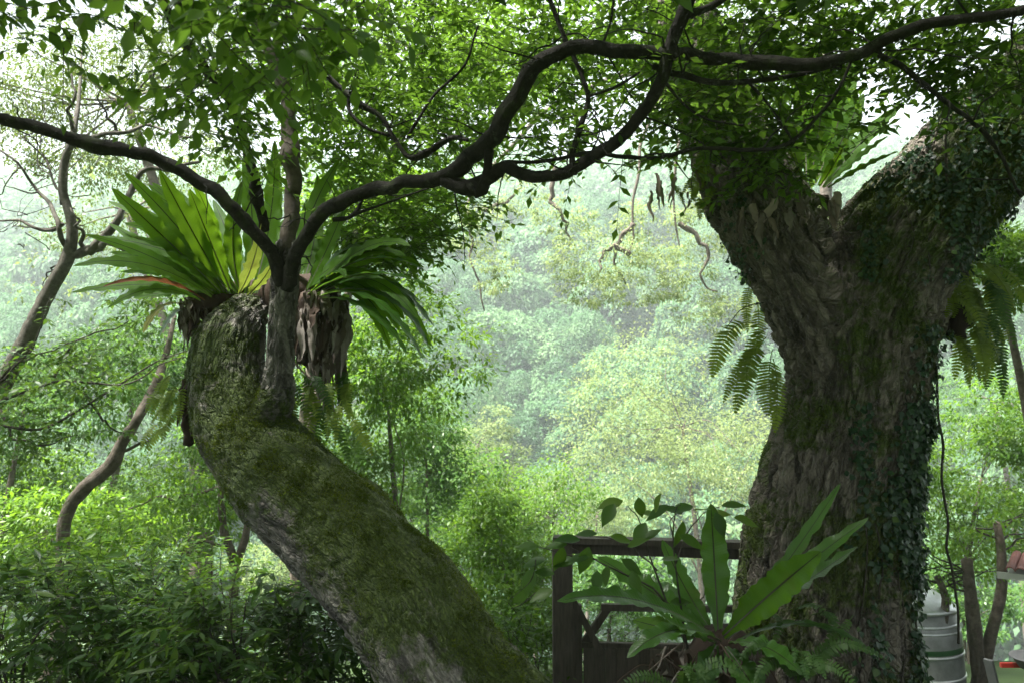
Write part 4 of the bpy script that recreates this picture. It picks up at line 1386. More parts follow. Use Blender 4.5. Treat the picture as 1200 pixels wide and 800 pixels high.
for k in range(9):
    hang_strip(nest, P(rng.uniform(312, 352), rng.uniform(350, 372), 5.3), rng.uniform(.1, .3), rng.uniform(.03, .06), M['dead'], .05)
for k in range(3):
    hang_strip(nest, P(385 + 4 * k, 400 + 8 * k, 5.45), rng.uniform(.35, .55), .03, M['dead'], .05)
wlimb('dead_stalk', [P(345, 425, 5.2), P(365, 445, 5.2), P(385, 470, 5.25), P(405, 500, 5.3)], .007, .003, M['dead_pale'], nest, .004, 6, 5)


def pinnate(parent, pts, width, mat, pairs=26, name='frond', lobe=1.0, roll=None, tipw=0.12):
    """A feather-shaped fern frond: stalk and separate leaflets as one leafy mesh."""
    c = catmull(pts, np.linalg.norm(np.diff(np.asarray(pts), axis=0), axis=1).sum() / (pairs * 1.15))
    n = len(c)
    t = np.linspace(0, 1, n)
    T = unit(np.gradient(c, axis=0))
    ref = np.array([0, -0.7, 0.75]) if roll is None else np.asarray(roll, float)
    X = unit(np.cross(T, ref))
    Nn = np.cross(X, T)
    w = width * .5 * np.where(t < .14, 0, np.clip(np.sin(math.pi * np.clip((t - .02) / 1.0, 0, 1) ** .75) ** .7 + .04, tipw * 0.2, 1))
    keep = w > 0
    P_, A_, N_, L_ = [], [], [], []
    for s in (-1, 1):
        ax = X * s + T * 0.32 - Nn * 0.10 + rng.normal(0, .06, (n, 3))
        P_.append(c[keep]), A_.append(ax[keep]), N_.append((Nn + rng.normal(0, .12, (n, 3)))[keep]), L_.append(w[keep] * rng.uniform(.9, 1.08, keep.sum()))
    pos, ax, nr, L = map(np.concatenate, (P_, A_, N_, L_))
    seglen = np.linalg.norm(np.diff(c, axis=0), axis=1).mean()
    st = [(0, .75), (.3, 1.0), (.65, .75), (1, .04)]
    tv = np.array([(x * ww * .5, tt, -.14 * tt * tt) for tt, ww in st for x in (-1, 1)])
    tf = np.array([(2 * k, 2 * k + 1, 2 * k + 3, 2 * k + 2) for k in range(3)])
    V, F, r = leaf_cloud(pos, ax, nr, L, np.full(len(L), seglen * .82 * lobe), (tv, tf))
    sv, sf = tube(c, np.linspace(.003, .001, n), 4)
    V, F = join([(V, [F]), (sv, sf)])
    return part(name, V, F, mat, parent, {'rnd': np.concatenate([r * .5, np.zeros(len(sv))])})


# sword ferns hanging off the left flank of the furrowed trunk
sf_ = thing('sword_fern', P(900, 400, 4.9), 'backlit sword fern hanging off the left side of the furrowed trunk', 'fern')
for a, b, c, w in [((882, 378, 4.9), (850, 372, 4.85), (835, 440, 4.8), 30), ((898, 395, 4.85), (880, 410, 4.8), (862, 482, 4.75), 30), ((905, 410, 4.85), (900, 430, 4.8), (900, 485, 4.72), 36), ((900, 385, 4.9), (880, 385, 4.9), (872, 460, 4.9), 24), ((895, 402, 4.9), (870, 410, 4.9), (848, 470, 4.95), 18),
                   ((888, 355, 4.9), (892, 390, 4.8), (884, 415, 4.75), 20), ((906, 420, 4.8), (915, 450, 4.75), (908, 505, 4.7), 24), ((880, 330, 4.95), (872, 350, 4.9), (876, 388, 4.9), 16)]:
    pinnate(sf_, bez(P(*a), P(*b), P(*c), 8), R(w, 4.85), M['fern'], 22)
wlimb('stalk', [P(895, 355, 4.9), P(868, 362, 4.85), P(850, 385, 4.82)], .004, .002, M['twig'], sf_, .004, 6, 4)

# ferns hanging on the shaded right side
hf = thing('hanging_fern', P(1120, 360, 5.1), 'dark bunch of ferns hanging down right of the furrowed trunk', 'fern')
for k in range(48):
    u, v, d = rng.uniform(1095, 1160), rng.uniform(285, 400), rng.uniform(4.9, 5.5)
    a = P(u, v, d)
    c = a + np.array([rng.uniform(-.05, .22), rng.uniform(-.25, .15), -rng.uniform(.2, .42)])
    pinnate(hf, bez(a, (a + c) / 2 + np.array([rng.uniform(0, .12), -.05, .12]), c, 7), rng.uniform(.07, .14), M['fern'] if k % 5 else M['fern_dark'], 20)
V, F = tube(catmull([P(1112, 290, 5.15), P(1122, 340, 5.2), P(1120, 395, 5.2)], .04), .07, 12, .5, 4)
part('root_mass', V, F, M['root'], hf, {'rnd': np.zeros(len(V))})

# small lacy ferns on the fork limb and below the nest fern
lf = thing('lacy_fern', P(800, 170, 5.3), 'pale lacy ferns hanging from the shaded left limb of the forked trunk', 'fern')
for k in range(20):
    a = P(rng.uniform(770, 850), rng.uniform(110, 235), 5.25 + rng.uniform(-.1, .15))
    c = a + np.array([rng.uniform(-.18, .12), rng.uniform(-.2, .05), -rng.uniform(.08, .20)])
    pinnate(lf, bez(a, (a + c) / 2 + np.array([0, -.05, .10]), c, 6), rng.uniform(.05, .09), M['fern'], 16)
for k in range(12):
    hang_strip(lf, P(rng.uniform(760, 830), rng.uniform(170, 230), 5.3), rng.uniform(.12, .25), .03, M['dead_pale'], .08)
lf2 = thing('lacy_fern', P(355, 470, 5.2), 'fine green ferns hanging below the withered curtain of the nest fern', 'fern')
for k in range(26):
    a = P(rng.uniform(338, 420), rng.uniform(420, 490), 5.25 + rng.uniform(-.05, .25))
    c = a + np.array([rng.uniform(-.08, .22), rng.uniform(-.2, .05), -rng.uniform(.18, .36)])
    pinnate(lf2, bez(a, (a + c) / 2 + np.array([0, -.05, .06]), c, 6), rng.uniform(.06, .11), M['fern_dark'] if k % 2 else M['fern'], 16)
lf3 = thing('lacy_fern', P(200, 470, 5.3), 'pale feathery fern hanging at the left edge of the leaning trunk', 'fern')
for k in range(16):
    a = P(rng.uniform(185, 224), rng.uniform(430, 500), 5.25 + rng.uniform(-.1, .2))
    c = a + np.array([rng.uniform(-.22, .0), rng.uniform(-.15, .05), -rng.uniform(.1, .26)])
    pinnate(lf3, bez(a, (a + c) / 2 + np.array([0, -.05, .06]), c, 6), rng.uniform(.06, .1), M['fern'], 14)
V, F = tube(catmull([P(226, 430, 5.25), P(218, 470, 5.25), P(222, 520, 5.22)], .03), .03, 12, .5, 14)
part('root_mass', V, F, M['root'], lf3, {'rnd': np.zeros(len(V))})
for k in range(12):
    hang_strip(lf3, P(rng.uniform(214, 232), rng.uniform(430, 490), 5.18), rng.uniform(.1, .25), .03, M['root'], .04)

# nest fern in the fork of the furrowed tree
kc = P(955, 215, 5.2)
fork = thing('nest_fern', kc, 'half hidden nest fern standing upright in the fork of the furrowed trunk', 'fern')
for a, b, c, w, m in [((950, 215, 5.3), (960, 150, 5.3), (972, 70, 5.3), 26, 'strap'), ((960, 218, 5.25), (985, 170, 5.2), (1012, 110, 5.2), 24, 'strap'), ((968, 218, 5.2), (1005, 185, 5.1), (1040, 160, 5.0), 20, 'strap'), ((970, 220, 5.2), (1010, 195, 5.1), (1052, 178, 5.0), 18, 'strap'),
                      ((940, 215, 5.3), (925, 150, 5.3), (905, 95, 5.3), 26, 'strap'), ((930, 218, 5.2), (895, 170, 5.1), (862, 130, 5.0), 24, 'strap_shade'), ((945, 215, 5.4), (945, 150, 5.5), (935, 60, 5.6), 24, 'strap'), ((955, 215, 5.4), (990, 140, 5.5), (1000, 60, 5.6), 26, 'strap'),
                      ((962, 216, 5.2), (980, 190, 5.0), (1000, 150, 4.9), 18, 'strap'), ((925, 220, 5.2), (890, 195, 5.1), (850, 195, 5.0), 20, 'strap_shade'), ((965, 220, 5.3), (1010, 160, 5.4), (1060, 120, 5.5), 22, 'strap')]:
    strap(fork, bez(P(*a), P(*b), P(*c), 8), R(w, 5.2), M[m], wavy=.4, facing=(0, -.6, .9))
root_mass(fork, [(898, 228, 5.25, 8), (925, 232, 5.25, 13), (950, 236, 5.25, 12), (968, 238, 5.3, 7)], M['root'], 12)
for k in range(26):
    u = rng.uniform(868, 985)
    hang_strip(fork, P(u, 218 + rng.uniform(0, 35), 4.78 + rng.uniform(-.05, .05)), rng.uniform(.08, .22), rng.uniform(.03, .07), M['dead_pale'] if k % 4 == 0 else M['dead'], .25)

# nest fern at the foot of the furrowed tree
fc = P(845, 748, 4.15)
foot = thing('nest_fern', fc, 'glossy nest fern with broad fronds at the foot of the furrowed trunk before the gate', 'fern')
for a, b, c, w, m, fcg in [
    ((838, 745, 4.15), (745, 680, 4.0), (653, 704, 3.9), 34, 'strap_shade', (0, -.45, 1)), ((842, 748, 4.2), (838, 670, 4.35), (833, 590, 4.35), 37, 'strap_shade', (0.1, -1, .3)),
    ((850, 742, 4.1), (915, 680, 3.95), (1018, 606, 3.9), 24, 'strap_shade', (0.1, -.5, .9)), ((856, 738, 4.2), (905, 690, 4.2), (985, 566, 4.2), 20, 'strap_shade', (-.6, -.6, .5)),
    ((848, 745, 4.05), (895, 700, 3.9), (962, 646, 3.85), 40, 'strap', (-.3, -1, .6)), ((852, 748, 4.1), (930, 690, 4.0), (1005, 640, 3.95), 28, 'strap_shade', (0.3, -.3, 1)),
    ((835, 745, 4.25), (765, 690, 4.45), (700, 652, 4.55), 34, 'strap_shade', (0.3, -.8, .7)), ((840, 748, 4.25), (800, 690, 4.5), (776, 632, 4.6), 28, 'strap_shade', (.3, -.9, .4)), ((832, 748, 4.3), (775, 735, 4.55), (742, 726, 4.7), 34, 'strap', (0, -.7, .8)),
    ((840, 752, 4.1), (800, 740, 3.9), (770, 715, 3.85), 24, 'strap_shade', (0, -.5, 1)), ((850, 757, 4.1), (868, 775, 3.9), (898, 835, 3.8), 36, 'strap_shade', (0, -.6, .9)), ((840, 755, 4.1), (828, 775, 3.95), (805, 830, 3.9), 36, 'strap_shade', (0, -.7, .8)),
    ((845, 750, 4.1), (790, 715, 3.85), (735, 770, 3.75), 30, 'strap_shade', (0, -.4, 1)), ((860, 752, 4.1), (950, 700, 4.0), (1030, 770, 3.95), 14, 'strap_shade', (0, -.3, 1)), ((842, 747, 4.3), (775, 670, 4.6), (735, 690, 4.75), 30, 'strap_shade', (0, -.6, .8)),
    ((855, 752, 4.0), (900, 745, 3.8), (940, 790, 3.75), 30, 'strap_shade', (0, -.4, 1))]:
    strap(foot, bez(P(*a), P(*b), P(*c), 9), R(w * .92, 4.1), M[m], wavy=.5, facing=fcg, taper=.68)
root_mass(foot, [(845, 738, 4.25, 22), (846, 765, 4.25, 44), (850, 800, 4.25, 62), (855, 850, 4.25, 70)], M['root'], 21)
for k in range(30):
    hang_strip(foot, P(rng.uniform(780, 900), rng.uniform(755, 790), 4.05 + rng.uniform(-.1, .1)), rng.uniform(.12, .3), rng.uniform(.02, .05), M['dead'] if k % 2 else M['root'], .2)
for k in range(14):
    a = P(rng.uniform(760, 880), rng.uniform(760, 800), 4.0)
    wlimb('dead_stalk', [a, a + np.array([rng.normal(0, .1), -.05, rng.uniform(.0, .08)]), a + np.array([rng.normal(0, .22), -.1, -rng.uniform(.05, .2)])], .006, .003, M['root'] if k % 3 else M['dead'], foot, .006, 6, 5)

# low sword ferns in the shade at the foot of the trunk
for lab, cu, cv, D, n, sx in (('dark sword fern low in the shade at the foot of the furrowed trunk', 935, 780, 3.9, 11, 1.0), ('small sword fern in the bottom corner under the foot nest fern', 800, 805, 3.7, 7, .8)):
    b = P(cu, cv + 20, D)
    sw = thing('sword_fern', b, lab, 'fern')
    for k in range(n):
        az = rng.uniform(-1.5, 1.5) if k else 1.2
        c = b + np.array([math.sin(az) * rng.uniform(.25, .48) * sx, -math.cos(az) * .22, rng.uniform(-.02, .2)])
        pinnate(sw, bez(b, (b + c) / 2 + np.array([0, 0, .22]), c, 8), rng.uniform(.07, .1), M['fern_dark'], 24)
wf = thing('sword_fern', P(960, 690, 4.35), 'thin fern sprig rooted in the bark behind the foot nest fern', 'fern')
for a, b, c in [((930, 715, 4.3), (960, 690, 4.1), (985, 745, 4.0)), ((905, 720, 4.2), (925, 720, 4.0), (905, 755, 4.0)), ((950, 720, 4.3), (1000, 705, 4.1), (960, 770, 4.0)), ((1000, 720, 4.2), (985, 740, 4.05), (965, 775, 4.0)), ((985, 665, 4.5), (960, 640, 4.4), (945, 660, 4.35)), ((985, 650, 4.5), (975, 630, 4.4), (968, 650, 4.35))]:
    pinnate(wf, bez(P(*a), P(*b), P(*c), 7), .06, M['fern_dark'], 18)

# ------------------------------------------------------------------ ivy on the furrowed trunk
bu, bv, bd = proj(BV)
front = (BN * (C_O - BV)).sum(1) > 0.0


def ivy(label, region, n, n_obj, size, stems):
    w = region * front * np.clip(fbm(BV * np.array([5.5, 5.5, 2.2]), 3, 91) + 0.25, 0, 1)
    k = rng.choice(len(BV), n, p=w / w.sum())
    t = thing('ivy_vine', BV[k].mean(0), label, 'ivy')
    pos = BV[k] + BN[k] * rng.uniform(.01, .05, n)[:, None]
    ax = rng.normal(0, .5, (n, 3)) + np.array([0, 0, -.9]) + BN[k] * .25
    nr = BN[k] + rng.normal(0, .35, (n, 3)) + np.array([0, 0, .35])
    L = size * rng.uniform(.55, 1.25, n)
    split_leaves(t, pos, ax, nr, L, L * .8, M['ivy'], n_obj, T4)
    for su0, sv0, su1, sv1 in stems:
        m = 24
        uu_ = np.linspace(su0, su1, m) + 7 * np.sin(np.linspace(0, 7, m) + su0) + rng.normal(0, 1.5, m)
        vv_ = np.linspace(sv0, sv1, m)
        pts = []
        for a, b_ in zip(uu_, vv_):
            j = np.argmin((bu - a) ** 2 + (bv - b_) ** 2 + 1e6 * ~front)
            pts.append(BV[j] + BN[j] * .008)
        c = np.array(pts)
        c[1:-1] = (c[:-2] + c[1:-1] + c[2:]) / 3
        limb('stem', c, np.linspace(.006, .003, m), M['twig'], t, 5, .04, 0)
    return t


r1 = smooth01(bu, 985, 1050) * (bv > 470) * (bv < 830) + 0.5 * smooth01(bu, 1060, 1085) * (bv > 380)
ivy('glossy dark ivy climbing the lower right side of the furrowed trunk', r1, 5200, 300, .040, [(1010, 800, 1005, 420), (1050, 800, 1060, 500), (1075, 790, 1082, 430), (1030, 700, 1012, 520)])
r2 = ((bu > 1010) & (bv < 330)) * smooth01(bu + bv * .5, 1050, 1180) + ((bu > 850) & (bu < 900) & (bv > 280) & (bv < 420)) * .25 + ((bu > 815) & (bu < 900) & (bv > 215) & (bv < 330)) * .35
ivy('small leaved ivy covering the thick right limb above the fork of the furrowed trunk', r2, 3400, 200, .034, [(1090, 330, 1110, 170), (1150, 260, 1190, 90), (1060, 330, 1068, 230)])

# hanging vine right of the trunk
hv = [(1112, 40, 4.9), (1108, 200, 4.9), (1098, 420, 4.9), (1102, 520, 4.9), (1108, 590, 4.9), (1113, 640, 4.9), (1120, 690, 4.9), (1125, 752, 4.9)]
pts = wiggle([P(*q) for q in hv], .008, 26)
V, F = tube(catmull(pts, .04), .0075, 6, .15, 2)
solo('hanging_vine', V, F, M['twig'], P(1110, 590, 4.9), 'thin dark vine hanging straight down right of the furrowed trunk', 'vine')

# ------------------------------------------------------------------ wooden gate


def gz(u, v, d):
    return P(u, v, d)


gate = thing('wooden_gate', P(660, 860, 6.1), 'weathered dark wooden gate with boarded lower half between the two big trees', 'gate')
x0 = P(659, 700, 6.1)[0]
x1 = P(905, 700, 5.9)[0]
yg = P(659, 700, 6.1)[1]
zt = P(659, 636, 6.1)[2]
zb = -1.0


def gpart(name, p0, p1, w, h, **kw):
    V, F = beam(p0, p1, w, h)
    return part(name, V, F, M['wood'], gate, smooth=False, **kw)


gpart('post', (x0, yg, zb), (x0, yg, zt - .001), .15, .15)
gpart('post', (x1, yg - .15, zb), (x1, yg - .15, zt - .02), .15, .15)
gpart('cap_rail', (x0 - .07, yg - .02, zt + .028), (x1, yg - .17, zt + .005), .16, .045)
gpart('rail', (x0 + .076, yg, zt - .042), (x1 - .08, yg - .12, zt - .072), .06, .075)
zm = P(800, 712, 6.1)[2]
gpart('rail', (x0 + .30, yg + .05, zm), (x1, yg - .05, zm + .005), .055, .05)
gpart('stile', (x0 + .115, yg + .06, zb), (x0 + .115, yg + .06, zm + .02), .07, .07)
zp = P(730, 755, 6.1)[2]
gpart('brace', (x0 + .15, yg + .06, zp - .02), (x0 + .36, yg + .06, zm + .0), .06, .055)
gpart('brace', (x0 + .08, yg + .02, zm + .06), (x0 + .30, yg + .02, zp - .06), .045, .05)
gpart('rail', (x0 + .15, yg + .045, zp + .004), (x1, yg - .08, zp + .01), .05, .035)
nb_ = 15
bw = (x1 - x0 - .30) / nb_
for k in range(nb_):
    x = x0 + .16 + bw * (k + .5)
    yy = yg + .03 - .12 * k / nb_ + rng.uniform(-.004, .004)
    V, F = box((x, yy, (zb + zp) / 2 - .012), (bw - .002, .025, zp - zb - rng.uniform(.0, .012)))
    part('board', V, F, M['wood'], gate, smooth=False)

# ------------------------------------------------------------------ broad-leaved sapling in front of the gate
sap = thing('sapling', P(800, 790, 4.3), 'slender sapling with oval leaves standing in front of the gate', 'sapling')
stems = [[(810, 800), (800, 720), (792, 660), (791, 600), (797, 590)], [(806, 760), (780, 700), (762, 650), (748, 605), (735, 592)], [(800, 735), (765, 690), (720, 668), (690, 650), (668, 640)],
         [(792, 660), (805, 625), (825, 602), (845, 594)], [(770, 668), (740, 640), (712, 630), (690, 628)], [(793, 640), (785, 610), (800, 596)], [(800, 730), (830, 690), (850, 660)], [(700, 655), (660, 648), (632, 640), (618, 632)]]
for k, s in enumerate(stems):
    wlimb('stem', [P(u, v, 4.3 + .03 * k) for u, v in s], .008 if k < 3 else .005, .002, M['twig'], sap, .004, 9, 5, .05)
lv_ = [(730, 586, -1, .2), (748, 582, .2, 1), (720, 590, -.3, .4), (785, 592, -.5, .3), (800, 600, -.6, -.2), (812, 598, .5, -.2), (828, 603, .9, -.1), (845, 592, 1, -.1), (770, 604, -1, -.3), (700, 625, -1, .0), (715, 628, .8, .2), (680, 632, -1, -.1),
       (690, 640, -.2, .6), (665, 637, -1, .1), (660, 640, -.2, .6), (735, 640, .7, -.4), (755, 632, .8, -.5), (690, 652, -1, .1), (712, 662, -.2, .9), (728, 655, .6, .4), (700, 668, -.1, 1), (676, 655, -1, .2), (740, 668, .3, .8), (632, 640, -1, .0),
       (640, 655, -1, .3), (648, 690, -.8, .3), (620, 690, -.6, .5), (625, 665, -.3, .9), (800, 610, -.2, .9), (757, 612, -.6, .8), (838, 600, .3, .8), (860, 606, .9, .3), (775, 655, .9, -.2), (785, 705, 1, -.1), (650, 672, -1, -.1), (812, 592, -.9, .1), (795, 626, .8, .4), (768, 600, .1, -1)]
pos, ax, nr, L = [], [], [], []
for u, v, du, dv in lv_:
    pos.append(P(u, v, 4.3 + rng.uniform(-.1, .1)))
    ax.append(C_R * du - C_U * dv + C_F * rng.uniform(-.6, .2))
    nr.append(np.array([rng.normal(0, .4), -.55, .8]))
    L.append(rng.uniform(.11, .165))
L = np.array(L)
leaf_objects(sap, np.array(pos), np.array(ax), np.array(nr), L, L * .52, M['leaf_shrub'])
for a, b, c in [((628, 655, 4.4), (622, 680, 4.35), (600, 700, 4.3)), ((632, 690, 4.4), (616, 705, 4.4), (598, 712, 4.35))]:
    wlimb('stem', [P(*a), P(*b), P(*c)], .003, .0015, M['twig'], sap, .003, 5, 4)

# ------------------------------------------------------------------ dark shrubs in the lower left


def shrub(label, u, vtop, D, ru, nspray, mat, seed_h=0.9, n_obj=200, leaf=0.125, asp=0.27):
    top = P(u, vtop, D)
    b = gpt(top[0], top[1])
    t = thing('shrub', b, label, 'shrub')
    r = R(ru, D)
    h = top[2] - b[2]
    c = ell(nspray, b + np.array([0, 0, h * .52]), (r, r * .7, h * .5), 0.35)
    d = unit(c - (b + np.array([0, 0, h * .2]))) * .7 + rng.normal(0, .4, (nspray, 3))
    pa, ax, nr, L, W, tw = sprays(c, d, .32, 10, leaf, asp, droop=.35, jit=.3, hang=.55)
    split_leaves(t, pa, ax, nr, L, W, mat, n_obj, T4)
    for k in range(11):
        e = c[rng.integers(nspray)]
        wlimb('stem', [b + rng.normal(0, .06, 3) * np.array([1, 1, 0]), b * .45 + e * .55 + rng.normal(0, .08, 3), e], .014, .004, M['twig'], t, .02, 8, 5, .1)
    V, F = join(tw)
    part('twigs', V, F, M['twig'], t, kind='stuff')
    return t


shrub('dark green shrub with narrow hanging leaves in the bottom left corner', 40, 665, 5.2, 110, 330, M['leaf_shrub'])
shrub('dark shrub with drooping lance leaves in front of the curved bare trunk', 160, 672, 5.4, 105, 330, M['leaf_shrub'])
shrub('low shrub with narrow leaves under the middle of the leaning trunk', 285, 690, 5.0, 95, 300, M['leaf_shrub'])
shrub('shrub with fresh narrow leaves tucked against the lower end of the leaning trunk', 375, 690, 5.3, 70, 220, M['leaf_shrub'])
shrub('taller yellowish shrub behind the dark shrubs around the curved bare trunk', 115, 620, 7.0, 130, 380, M['leaf_bright'], n_obj=60, leaf=.09, asp=.36)
shrub('fresh green shrub behind the dark shrubs below the leaning trunk', 240, 655, 7.2, 110, 330, M['leaf_bright'], n_obj=60, leaf=.09, asp=.36)
shrub('green shrub lit from above right of the leaning trunk beside the gate post', 620, 715, 6.4, 42, 170, M['leaf_bright'], n_obj=60, leaf=.075, asp=.42)
shrub('leafy shrub behind the gate seen below its middle rail', 725, 728, 7.4, 60, 150, M['leaf_mid'], n_obj=40, leaf=.08, asp=.42)

# dark leafy sprig tree at mid left
sp = thing('leafy_bough', gpt(*P(-120, 500, 7)[:2]), 'long thin boughs with dark oval leaves reaching in at the left below the bare branches', 'tree')
wlimb('trunk', [WLOC[sp.name], P(-130, 600, 7), P(-100, 520, 7), P(-40, 490, 7)], .09, .03, M['bark_brown'], sp, .03, 8, 8)
lines = [[(-40, 490), (70, 445), (140, 452), (215, 415)], [(-40, 490), (40, 500), (110, 470), (180, 425), (222, 412)], [(-40, 490), (40, 400), (60, 350)], [(-30, 480), (30, 420), (100, 400)], [(0, 480), (30, 520), (90, 510)], [(60, 448), (90, 400), (150, 380)], [(100, 462), (130, 500), (160, 510)]]
lc = []
for k, ln in enumerate(lines):
    pts = np.array([P(u, v, 7 + .1 * k) for u, v in ln])
    lc.append(pts)
    wlimb('branch', pts, .016, .004, M['twig'], sp, .015, 10, 5)
s_, tw = along_branch_sprays(lc, 15, .075, 8, .26, .44, vmax=900, hang=.5)
zl, ztw = zone_sprays([(50, 450, 7.2, 80, 45, .5, 90), (120, 420, 7.5, 60, 40, .4, 50), (30, 510, 7.2, 60, 30, .4, 50), (170, 350, 8.0, 45, 45, .4, 60)], .075, 8, .26, .44, hang=.5)
arr = [np.concatenate([a, b]) for a, b in zip(s_, zl)]
split_leaves(sp, *arr, M['leaf_shrub'], 200, T4)
V, F = join(tw + ztw)
part('twigs', V, F, M['twig'], sp, kind='stuff')

# ------------------------------------------------------------------ right background: tank, cut trunks, shed, crate
tk = P(1066, 760, 9.6)
gzt = float(ground_z(np.array([tk[0]]), np.array([tk[1]]))[0])
tank = thing('water_tank', (tk[0], tk[1], gzt), 'stainless steel water tank with conical lid and green band behind the furrowed trunk', 'tank')


def tk_part(name, prof, mat, **kw):
    V, F = lathe(prof, 48)
    return part(name, V + np.array([tk[0], tk[1], 0]), F, mat, tank, **kw)


def zz(v):
    return P(1062, v - 14, 9.6)[2]


r0 = R(52, 9.6)
rim = zz(722)
tk_part('body', [(r0 * 1.09, gzt), (r0 * 1.09, zz(800)), (r0 * 1.075, zz(772)), (r0 * 1.06, zz(750)), (r0 * 1.03, zz(741)), (r0 * 1.0, zz(738)), (r0 * .99, rim), (r0 * .9, rim)], M['steel_dark'])
tk_part('band', [(r0 * 1.065, zz(768)), (r0 * 1.075, zz(767)), (r0 * 1.05, zz(748)), (r0 * 1.035, zz(747))], M['green_paint'])
for v, w in ((738, 1.012), (745, 1.04), (770, 1.085), (795, 1.1), (820, 1.1)):
    tk_part('hoop', [(r0 * (w - .03), zz(v) - .02), (r0 * (w + .008), zz(v) - .012), (r0 * (w + .012), zz(v)), (r0 * (w + .008), zz(v) + .012), (r0 * (w - .03), zz(v) + .02)], M['steel'])
lid = tk_part('lid', [(r0 * 1.0, rim - .03), (r0 * 1.03, rim - .025), (r0 * 1.03, rim + .01), (r0 * .98, rim + .03), (r0 * .5, rim + .20), (r0 * .2, rim + .24), (0.01, rim + .25)], M['steel'])
V, F = lathe([(.05, rim + .24), (.05, rim + .3), (.09, rim + .31), (.08, rim + .36), (.01, rim + .37)], 18)
part('vent_cap', V + np.array([tk[0] + .1, tk[1], 0]), F, M['steel'], lid)

for lab, rows, r in (('cut off dark tree stump with ragged top standing behind the steel tank', [(1150, 860), (1146, 780), (1140, 720), (1133, 655)], .10), ('leaning dark trunk with broken top right of the cut stump', [(1140, 860), (1155, 770), (1172, 700), (1174, 650), (1168, 612)], .085), ('thin crooked stem between the tank and the cut stump', [(1110, 800), (1105, 740), (1108, 700), (1098, 675)], .06)):
    D = 9.2
    pts = [P(u, v, D) for u, v in rows]
    b = pts[0].copy()
    st = thing('cut_trunk', b, lab, 'tree trunk')
    limb('trunk', pts, np.array([1.25, 1.1, 1, .85, .7][:len(pts)]) * r * .72, M['bark_brown'], st, 14, .1, .15)
    for k in range(4):
        a = pts[-1] * rng.uniform(.2, .9) + pts[-2] * .0 + pts[-2] * 0
        a = pts[-2] + (pts[-1] - pts[-2]) * rng.uniform(.1, .95)
        wlimb('twig', [a, a + np.array([rng.choice([-1, 1]) * .25, 0, .12]), a + np.array([rng.choice([-1, 1]) * .5, 0, .3])], .014, .004, M['twig'], st, .02, 6, 5)
    q = [(pts[-1] + np.array([rng.normal(0, .3), .15, rng.uniform(-.3, .4)]), (.25, .25, .18), 90) for _ in range(7)]
    p, ax, nr, L, W, rn = clump_leaves(q, .06, .42, 12, .3)
    V, F, r_ = leaf_cloud(p, ax, nr, L, W, T4, rn)
    part('crown', V, F, M['leaf_bright'], st, {'rnd': r_}, kind='stuff')

so = P(1175, 668, 8.6)
shed = thing('shed', (so[0] + .8, so[1], -2.6), 'small shed roof corner with red brown tiles and white eaves at the right edge', 'shed')
RZ = np.array(Matrix.Rotation(math.radians(-38), 3, 'Z'))


def shed_part(name, V, F, mat):
    return part(name, np.asarray(V) @ RZ.T + so, F, mat, shed, smooth=False)


for row in range(3):
    for c in range(15):
        a = np.linspace(0, math.pi, 7)
        w = .05
        y0_, y1_ = row * .22, row * .22 + .25
        z0, z1 = row * .028, row * .028 + .032
        xc = .02 + (c + .5) * w * 1.9
        pr = [(xc + math.cos(t) * w * .98, math.sin(t) * .05) for t in a] + [(xc + math.cos(t) * w * .84, math.sin(t) * .036) for t in a[::-1]]
        V = np.array([(x, y0_, z0 + dz) for x, dz in pr] + [(x, y1_, z1 + dz) for x, dz in pr])
        m = len(pr)
        Q = [np.array([(i, (i + 1) % m, (i + 1) % m + m, i + m) for i in range(m)] + [(i, i + 1, m - 2 - i, m - 1 - i) for i in range(6)])]
        shed_part('tile', V, Q, M['roof_tile'])
shed_part('eaves_board', *beam((-.06, .06, -.06), (1.5, .06, -.06), .03, .07), M['white_paint'])
shed_part('soffit', *box((.75, .35, -.03), (1.45, .5, .02), rx=.12), M['white_paint'])
shed_part('wall', *box((.80, .9, -1.35), (1.2, .08, 2.5)), M['white_paint'])
shed_part('post', *beam((.22, .14, -2.6), (.22, .14, -.115), .03, .03), M['grey_plastic'])

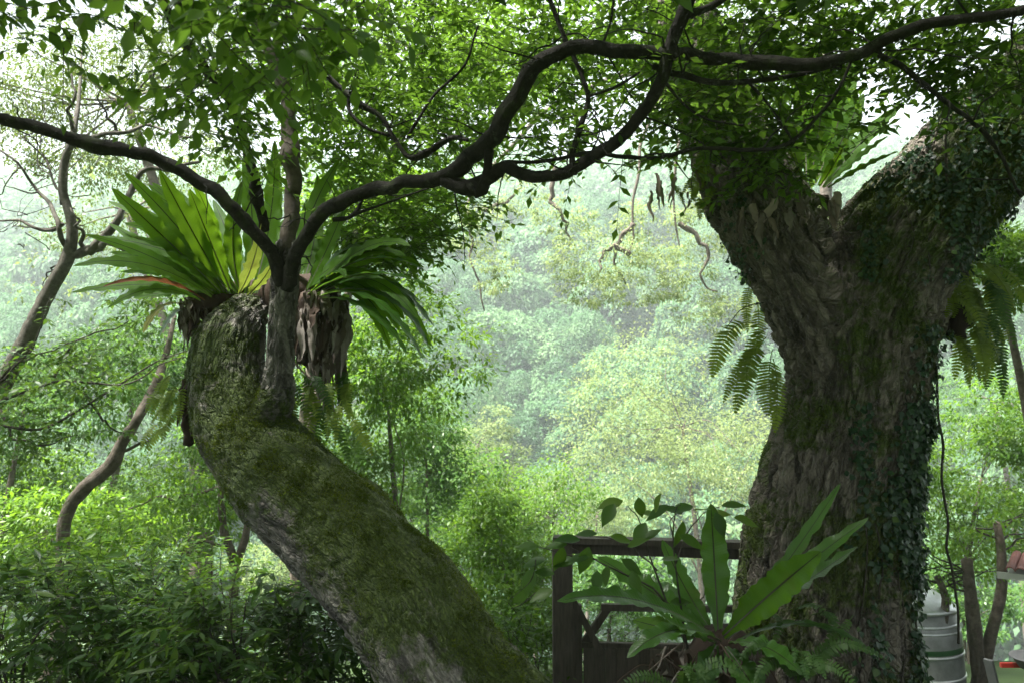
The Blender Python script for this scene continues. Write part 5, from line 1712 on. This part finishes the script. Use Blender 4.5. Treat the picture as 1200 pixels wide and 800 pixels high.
cb = P(1212, 800, 8.0)
crate = thing('plastic_crate', (cb[0], cb[1], -2.0), 'red plastic slatted crate in the bottom right corner', 'crate')
cz0, cz1 = P(1196, 840, 8)[2], P(1196, 786, 8)[2]
for k in range(7):
    x = cb[0] - .16 + k * .075
    V, F = box((x, cb[1] - .2, (cz0 + cz1) / 2), (.035, .015, cz1 - cz0 - .062))
    part('slat', V, F, M['red_plastic'], crate, smooth=False)
for z in (cz0, cz1):
    for yy_ in (-.2, .2):
        V, F = box((cb[0] + .07, cb[1] + yy_, z), (.56, .03, .05))
        part('rim', V, F, M['red_plastic'], crate, smooth=False)
V, F = box((cb[0] + .07, cb[1], cz0 - .03), (.56, .38, .02))
part('bottom', V, F, M['red_plastic'], crate, smooth=False)
V, F = box((cb[0] + .07, cb[1] + .1, (cz0 - 2.6) / 2 - .03), (.5, .3, abs(cz0 + 2.6) - .03))
solo('stone_block', V, F, M['grey_plastic'], (cb[0] + .07, cb[1] + .1, -2.6), 'grey block under the red crate in the bottom right corner', 'block', smooth=False)
tb = P(1214, 768, 8.0)
V, F = lathe([(.02, 0), (.20, 0), (.27, .10), (.29, .105), (.285, .115), (.255, .105), (.19, .015), (.02, .012)], 30)
solo('washing_tub', V + np.array([tb[0] + .06, tb[1], cz1 + .026]), F, M['grey_plastic'], (tb[0] + .06, tb[1], cz1 + .026), 'pale grey tub lying on top of the red crate', 'tub')
V, F = beam(P(1172, 830, 8.4), P(1158, 772, 8.4), .10, .03)
solo('grey_board', V, F, M['grey_plastic'], P(1172, 830, 8.4), 'pale board leaning beside the red crate', 'board', smooth=False)

# ------------------------------------------------------------------ haze: one closed box of thin even air
hz = NT('haze air')
pv = hz.n('ShaderNodeVolumePrincipled')
pv.inputs['Color'].default_value = (0.90, 0.97, 1.0, 1)
pv.inputs['Density'].default_value = HAZE_DENSITY
pv.inputs['Anisotropy'].default_value = 0.0
hz.l(pv.outputs[0], hz.out.inputs['Volume'])
zlo, zhi = GV[:, 2].min() - 1.0, 122.0
V, F = box((0, 228, (zlo + zhi) / 2), (838 + 4, 584, zhi - zlo))
solo('haze', V, F, hz.m, (0, 228, zlo), 'pale even haze filling the valley', 'haze', smooth=False, kind='stuff')
